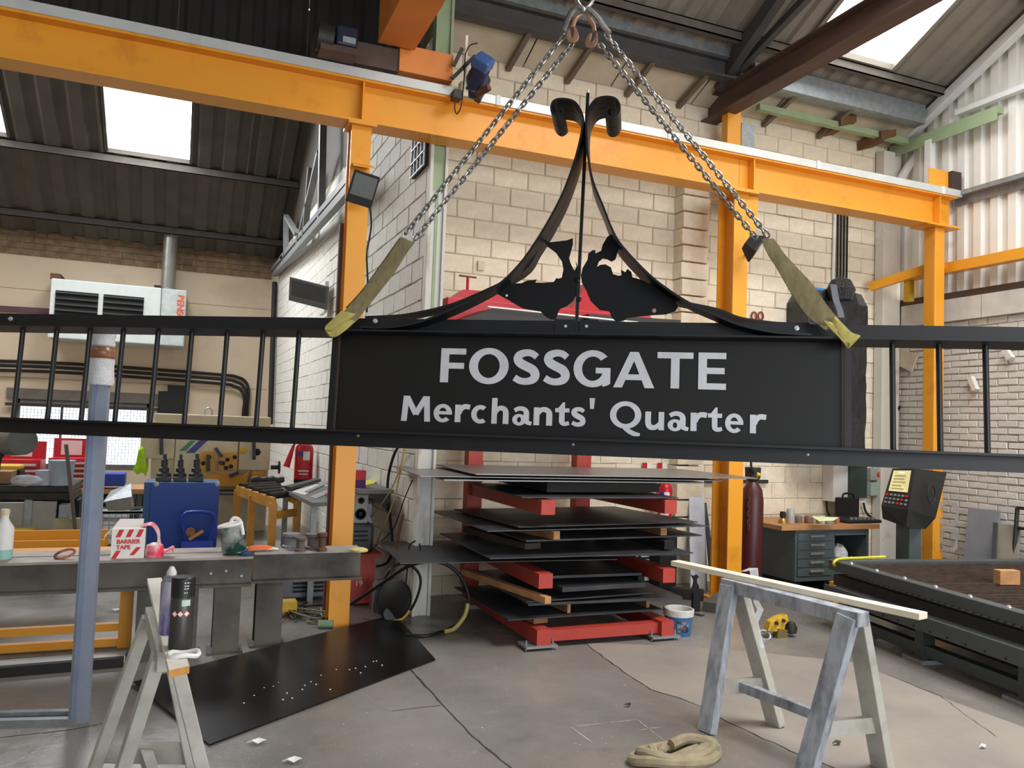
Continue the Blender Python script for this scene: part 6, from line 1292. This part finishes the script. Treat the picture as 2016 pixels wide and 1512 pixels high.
MB().lathe((xm_,7.05,zc3+hh_*.32),[(.052,0),(.05,.008),(.03,-.004),(.008,.004)],18,(0,-1,0)).build('woofer', BLACKM, sk, smooth=True); MB().lathe((xm_,7.05,zc3+hh_*.78),[(.03,0),(.028,.008),(.01,-.002),(.004,.003)],16,(0,-1,0)).build('tweeter', BLACKM, sk, smooth=True)
extinguisher('red fire extinguisher hanging on the white side wall above the layout table', tuple(atX(596,952,1.52)), .125, .66)
# hoses, cables and clutter at the stanchion foot
XS = 1.62
cable('air_hose', [atX(*p,XS+.1) for p in ((790,875),(778,890),(766,930),(763,970),(768,1020),(772,1060),(772,1085),(762,1108),(742,1115)) ], .013, RUBBER, 'thick black hose hanging down the side wall to the red cabinet','hose')
cable('yellow_air_line', [atX(*p,XS) for p in ((797,880),(785,930),(760,980),(720,1030),(694,1050))], .006, M('dull_yellow_cord',(190,168,96),.6), 'dull yellow cord slanting from the stanchion to the orange column','cord')
cable('yellow_air_line', [atX(*p,XS+.05) for p in ((797,884),(788,930),(775,985),(750,1050),(730,1090),(722,1100))], .006, M('dull_yellow_cord'), 'second dull yellow cord slanting steeply to the red cabinet','cord')
cable('black_lead', [atX(*p,XS+.1) for p in ((812,945),(795,985),(775,1040),(745,1070),(728,1085))], .005, RUBBER, 'thin black cord slanting down from the stanchion','cord')
one('wooden_stick', MB().bar(atX(793,1013,1.7),atX(768,1135,1.55),.02,.02), RUST, 'rust-coloured stick leaning on the side wall','stick')
def g(px,py,z=.02): return atZ(px,py,z)
Yh_ = 6.2
cable('floor_hose', [atY(*p,y_) for p, y_ in (((690,1190),6.6),((735,1160),6.35),((790,1122),6.1),((830,1107),6.0),((870,1108),5.95),((903,1130),5.95),((920,1165),5.95),((921,1195),5.95),((905,1225),5.95))]+[g(880,1240),g(840,1252),g(800,1250)], .014, RUBBER, 'big loop of black hose springing up off the floor at the stanchion','hose',n=8)
cable('yellow_hose_tail', [atY(921,1188,5.93),atY(915,1212,5.93),g(895,1237,.03),g(875,1243,.02)], .016, M('worn_yellow_hose',(190,170,96),.6), 'worn yellow section of the looped floor hose','hose',n=6)
cable('floor_hose', [atY(*p,6.3) for p in ((738,1205),(742,1170),(755,1140),(775,1115),(800,1110),(822,1125),(828,1150),(815,1190),(795,1215),(770,1226))], .012, RUBBER, 'smaller loop of black hose beside the black disc','hose',n=8)
cable('yellow_hose_tail', [atY(806,1202,6.29),atY(792,1217,6.28),atY(775,1224,6.27)], .014, M('orange_hose',(210,160,60),.6), 'orange section of the smaller looped hose','hose')
cable('wall_lead', [atY(*p,6.3) for p in ((818,1065),(806,1075),(803,1110),(799,1150))], .007, RUBBER, 'thin black lead hooked over the sheet corner by the stanchion','cable')
cable('wall_lead', [atY(*p,6.25) for p in ((826,1070),(828,1085),(829,1095))], .006, RUBBER, 'short plug lead hanging from the wide overhanging sheet','cable')
dk = thing('black_rubber_disc', 'black round rubber disc leaning on the side wall by the stanchion', 'disc', fl(778,1215)); cd = atY(779,1182,6.38)
MB().lathe(cd,[(.155,0),(.165,.01),(.165,.03),(.15,.04)],28,(-.75,-.55,.30)).build('disc', RUBBER, dk, smooth=True); MB().lathe(cd+Vector((-.03,-.05,-.10)),[(.07,0),(.075,.015),(.02,.02)],18,(-.3,-.6,.7)).build('grey_cap', M('smoky_grey_cap',(90,94,98),.4), dk, smooth=True)
one('clear_drum', MB().lathe(fl(745,1205),[(.05,0),(.06,.03),(.06,.24),(.04,.27)],16), M('smoky_clear_plastic',(120,128,132),.3), 'smoky clear plastic drum between the hoses and red cabinet','drum',smooth=True)
for k in range(6):
    pts = [fl(560+random.uniform(-15,120),1205+random.uniform(-12,28))+Vector((0,0,.012+.006*k)) for _ in range(6)]
    cable('floor_cable', pts, .007, M('khaki_cable',(150,142,110),.7) if k % 2 else RUBBER, ['khaki extension lead tangled behind the bench legs','black lead tangled behind the bench legs','second khaki lead curling behind the bench legs','second black lead curling behind the bench legs','third khaki lead lying near the orange column foot','third black lead lying near the orange column foot'][k],'cable','tangled leads behind the workbench')
one('site_transformer', MB().box(*[tuple(v) for v in ((fl(568,1212)+Vector((-.1,0,0))),(fl(568,1212)+Vector((.07,.14,.11))))]), YEL, 'small yellow site transformer on the floor behind the bench','transformer',bevel=.012)
c = fl(640,1237); one('plug_socket', MB().cyl(c+Vector((-.05,.02,.03)),c+Vector((.06,-.01,.03)),.03,12), M('green_grey_plug',(120,150,120),.5), 'green-grey plug socket lying at the foot of the orange column','plug',smooth=True)
# grey electrical machine below the table (dark fins)
wm = thing('welding_set', 'grey welding set with louvred front standing behind the bench legs', 'welding machine', fl(575,1180)); p = fl(575,1185); MB().box((p.x-.2,p.y,.03),(p.x+.32,p.y+.5,.36)).build('casing', M('blue_grey_casing',(112,120,132),.5), wm, bevel=.015)
for k in range(6): MB().box((p.x+.0,p.y-.006,.08+k*.035),(p.x+.28,p.y,.098+k*.035)).build('louvre', BLACKM, wm)
# ------------------------------------------------------------------ on the far wall
Yx = 16.7
he = thing('unit_heater', 'white wall-hung warm air heater with black louvres high on the far wall', 'heater', atY(220,680,Yx)); HW_ = M('heater_white',(208,214,212),.5,var=.06)
Fa = [atY(*p,Yx) for p in ((101,547),(318,572),(314,677),(98,650))]
x0, x1, z0, z1 = Fa[0].x, Fa[1].x, Fa[2].z-.02, Fa[0].z; xs_ = atY(368,575,Yx).x
MB().box((x0,Yx,z0),(x1,YA-.02,z1)).build('heater_body', HW_, he, bevel=.02); MB().box((x1+.004,Yx+.03,z0),(xs_,YA-.02,z1)).build('burner_box', M('heater_grey',(186,194,192),.5), he, bevel=.02)
for (pa,pb) in ((108,193),(203,283)):
    xa, xb = atY(pa,600,Yx).x, atY(pb,600,Yx).x; zt_, zb_ = z1-.22, z1-.86
    lo = MB().box((xa,Yx-.012,zb_),(xb,Yx-.004,zt_)).build('louvre_opening', BLACKM, he)
    for k in range(6): z = zb_+.06+k*.108; MB().obox(Vector(((xa+xb)/2,Yx-.03,z)),Vector(((xb-xa)/2,0,0)),Vector((0,.03,.012)),Vector((0,-.003,.005))).build('louvre', M('louvre_grey',(74,76,74),.5), lo)
text_mesh('brand_lettering','BENSON',.17,M('heater_orange',(222,96,60),.5),he,(xs_-.16,Yx+.026,z1-.10),(0,0,-1),(1,0,0),.002,.006)
q = atY(330,570,Yx+.35); 
MB().cyl((q.x,Yx+.4,z1),(q.x,Yx+.4,z1+1.35),.135,20).build('flue_pipe', M('flue_steel',(158,154,148),.35,.6,var=.15), he, smooth=True); MB().lathe((q.x,Yx+.4,z1),[(.155,0),(.155,.06),(.14,.07)],20).build('flue_collar', GALV, he, smooth=True)
MB().box((x0-.05,Yx+.2,z1+.02),(x0+.12,YA-.02,z1+.12)).build('hanger_bracket', RUST, he); MB().box((x1-.14,Yx+.1,z1),(x1-.02,Yx+.3,z1+.06)).build('top_bracket', BLACKM, he)
def pipes(label, pts, r, k, col=RUBBER): return cable('wall_conduit', [atY(*p,YA-.06-.03*k) for p in pts], r, col, label, 'conduit', 'conduits along the far wall')
for k, dy in enumerate((0,9,18)): pipes(['uppermost black conduit running along the far wall and bending down','middle black conduit running along the far wall and bending down','lowest black conduit running along the far wall and bending down'][k], [(-20,710+dy),(120,715+dy),(300,727+dy),(440,738+dy),(466-k*4,742+dy),(482-k*4,750+dy),(489-k*4,768+dy),(487-k*4,810),(486-k*4,840)], .03, k)
one('drain_pipe', MB().cyl(atX(541,556,XB1-.06),atX(532,835,XB1-.06),.055,10), BLACKM, 'black drain pipe in the far corner of the deep bay', 'pipe', smooth=True)
one('black_board', MB().prism([atY(*p,YA-.12) for p in ((312,770),(330,770),(330,757),(365,760),(364,826),(309,823))],(0,.05,0)), BLACKM, 'black stepped board fixed beside the far window', 'board')
one('purlin_rail', MB().bar(atY(-20,606,YA-.1),atY(100,613,YA-.1),.08,.10), M('maroon_rail',(84,50,58),.6), 'short maroon rail fixed to the far wall beside the heater', 'rail')
one('wall_light_batten', MB().box(*Bx(-20,560,40,566,YA-.1,.06)), WHITEP, 'white light batten on the far wall at the picture edge', 'light') if False else None

rag('nest_rubble', atY(1822,250,6.85), .17, M('brown_rubble',(104,78,56),.95,var=.5,scale=12), 'brown lump of old nest debris lodged under the eaves at the corner', (1.7,1,.8))
vn = thing('wall_vent', 'old wire-covered vent opening high in the white side wall', 'vent', atX(825,330,1.77)); v0, v1 = atX(815,275,1.775), atX(838,325,1.775)
MB().box((1.765,v1.y,v1.z),(1.79,v0.y,v0.z)).build('vent_opening', BLACKM, vn)
for k in range(5): y = v1.y+(v0.y-v1.y)*k/4; MB().bar((1.758,y,v1.z),(1.758,y,v0.z),.008,.008).build('vent_wire', GALV, vn)
for k in range(4): z = v1.z+(v0.z-v1.z)*k/3; MB().bar((1.752,v1.y,z),(1.752,v0.y,z),.008,.008).build('vent_wire', GALV, vn)
cable('column_cable', [atY(*p,6.47) for p in ((728,405),(731,440),(727,470),(722,500),(724,560),(722,615))], .008, RUBBER, 'thin black cable dangling beside the first orange column')
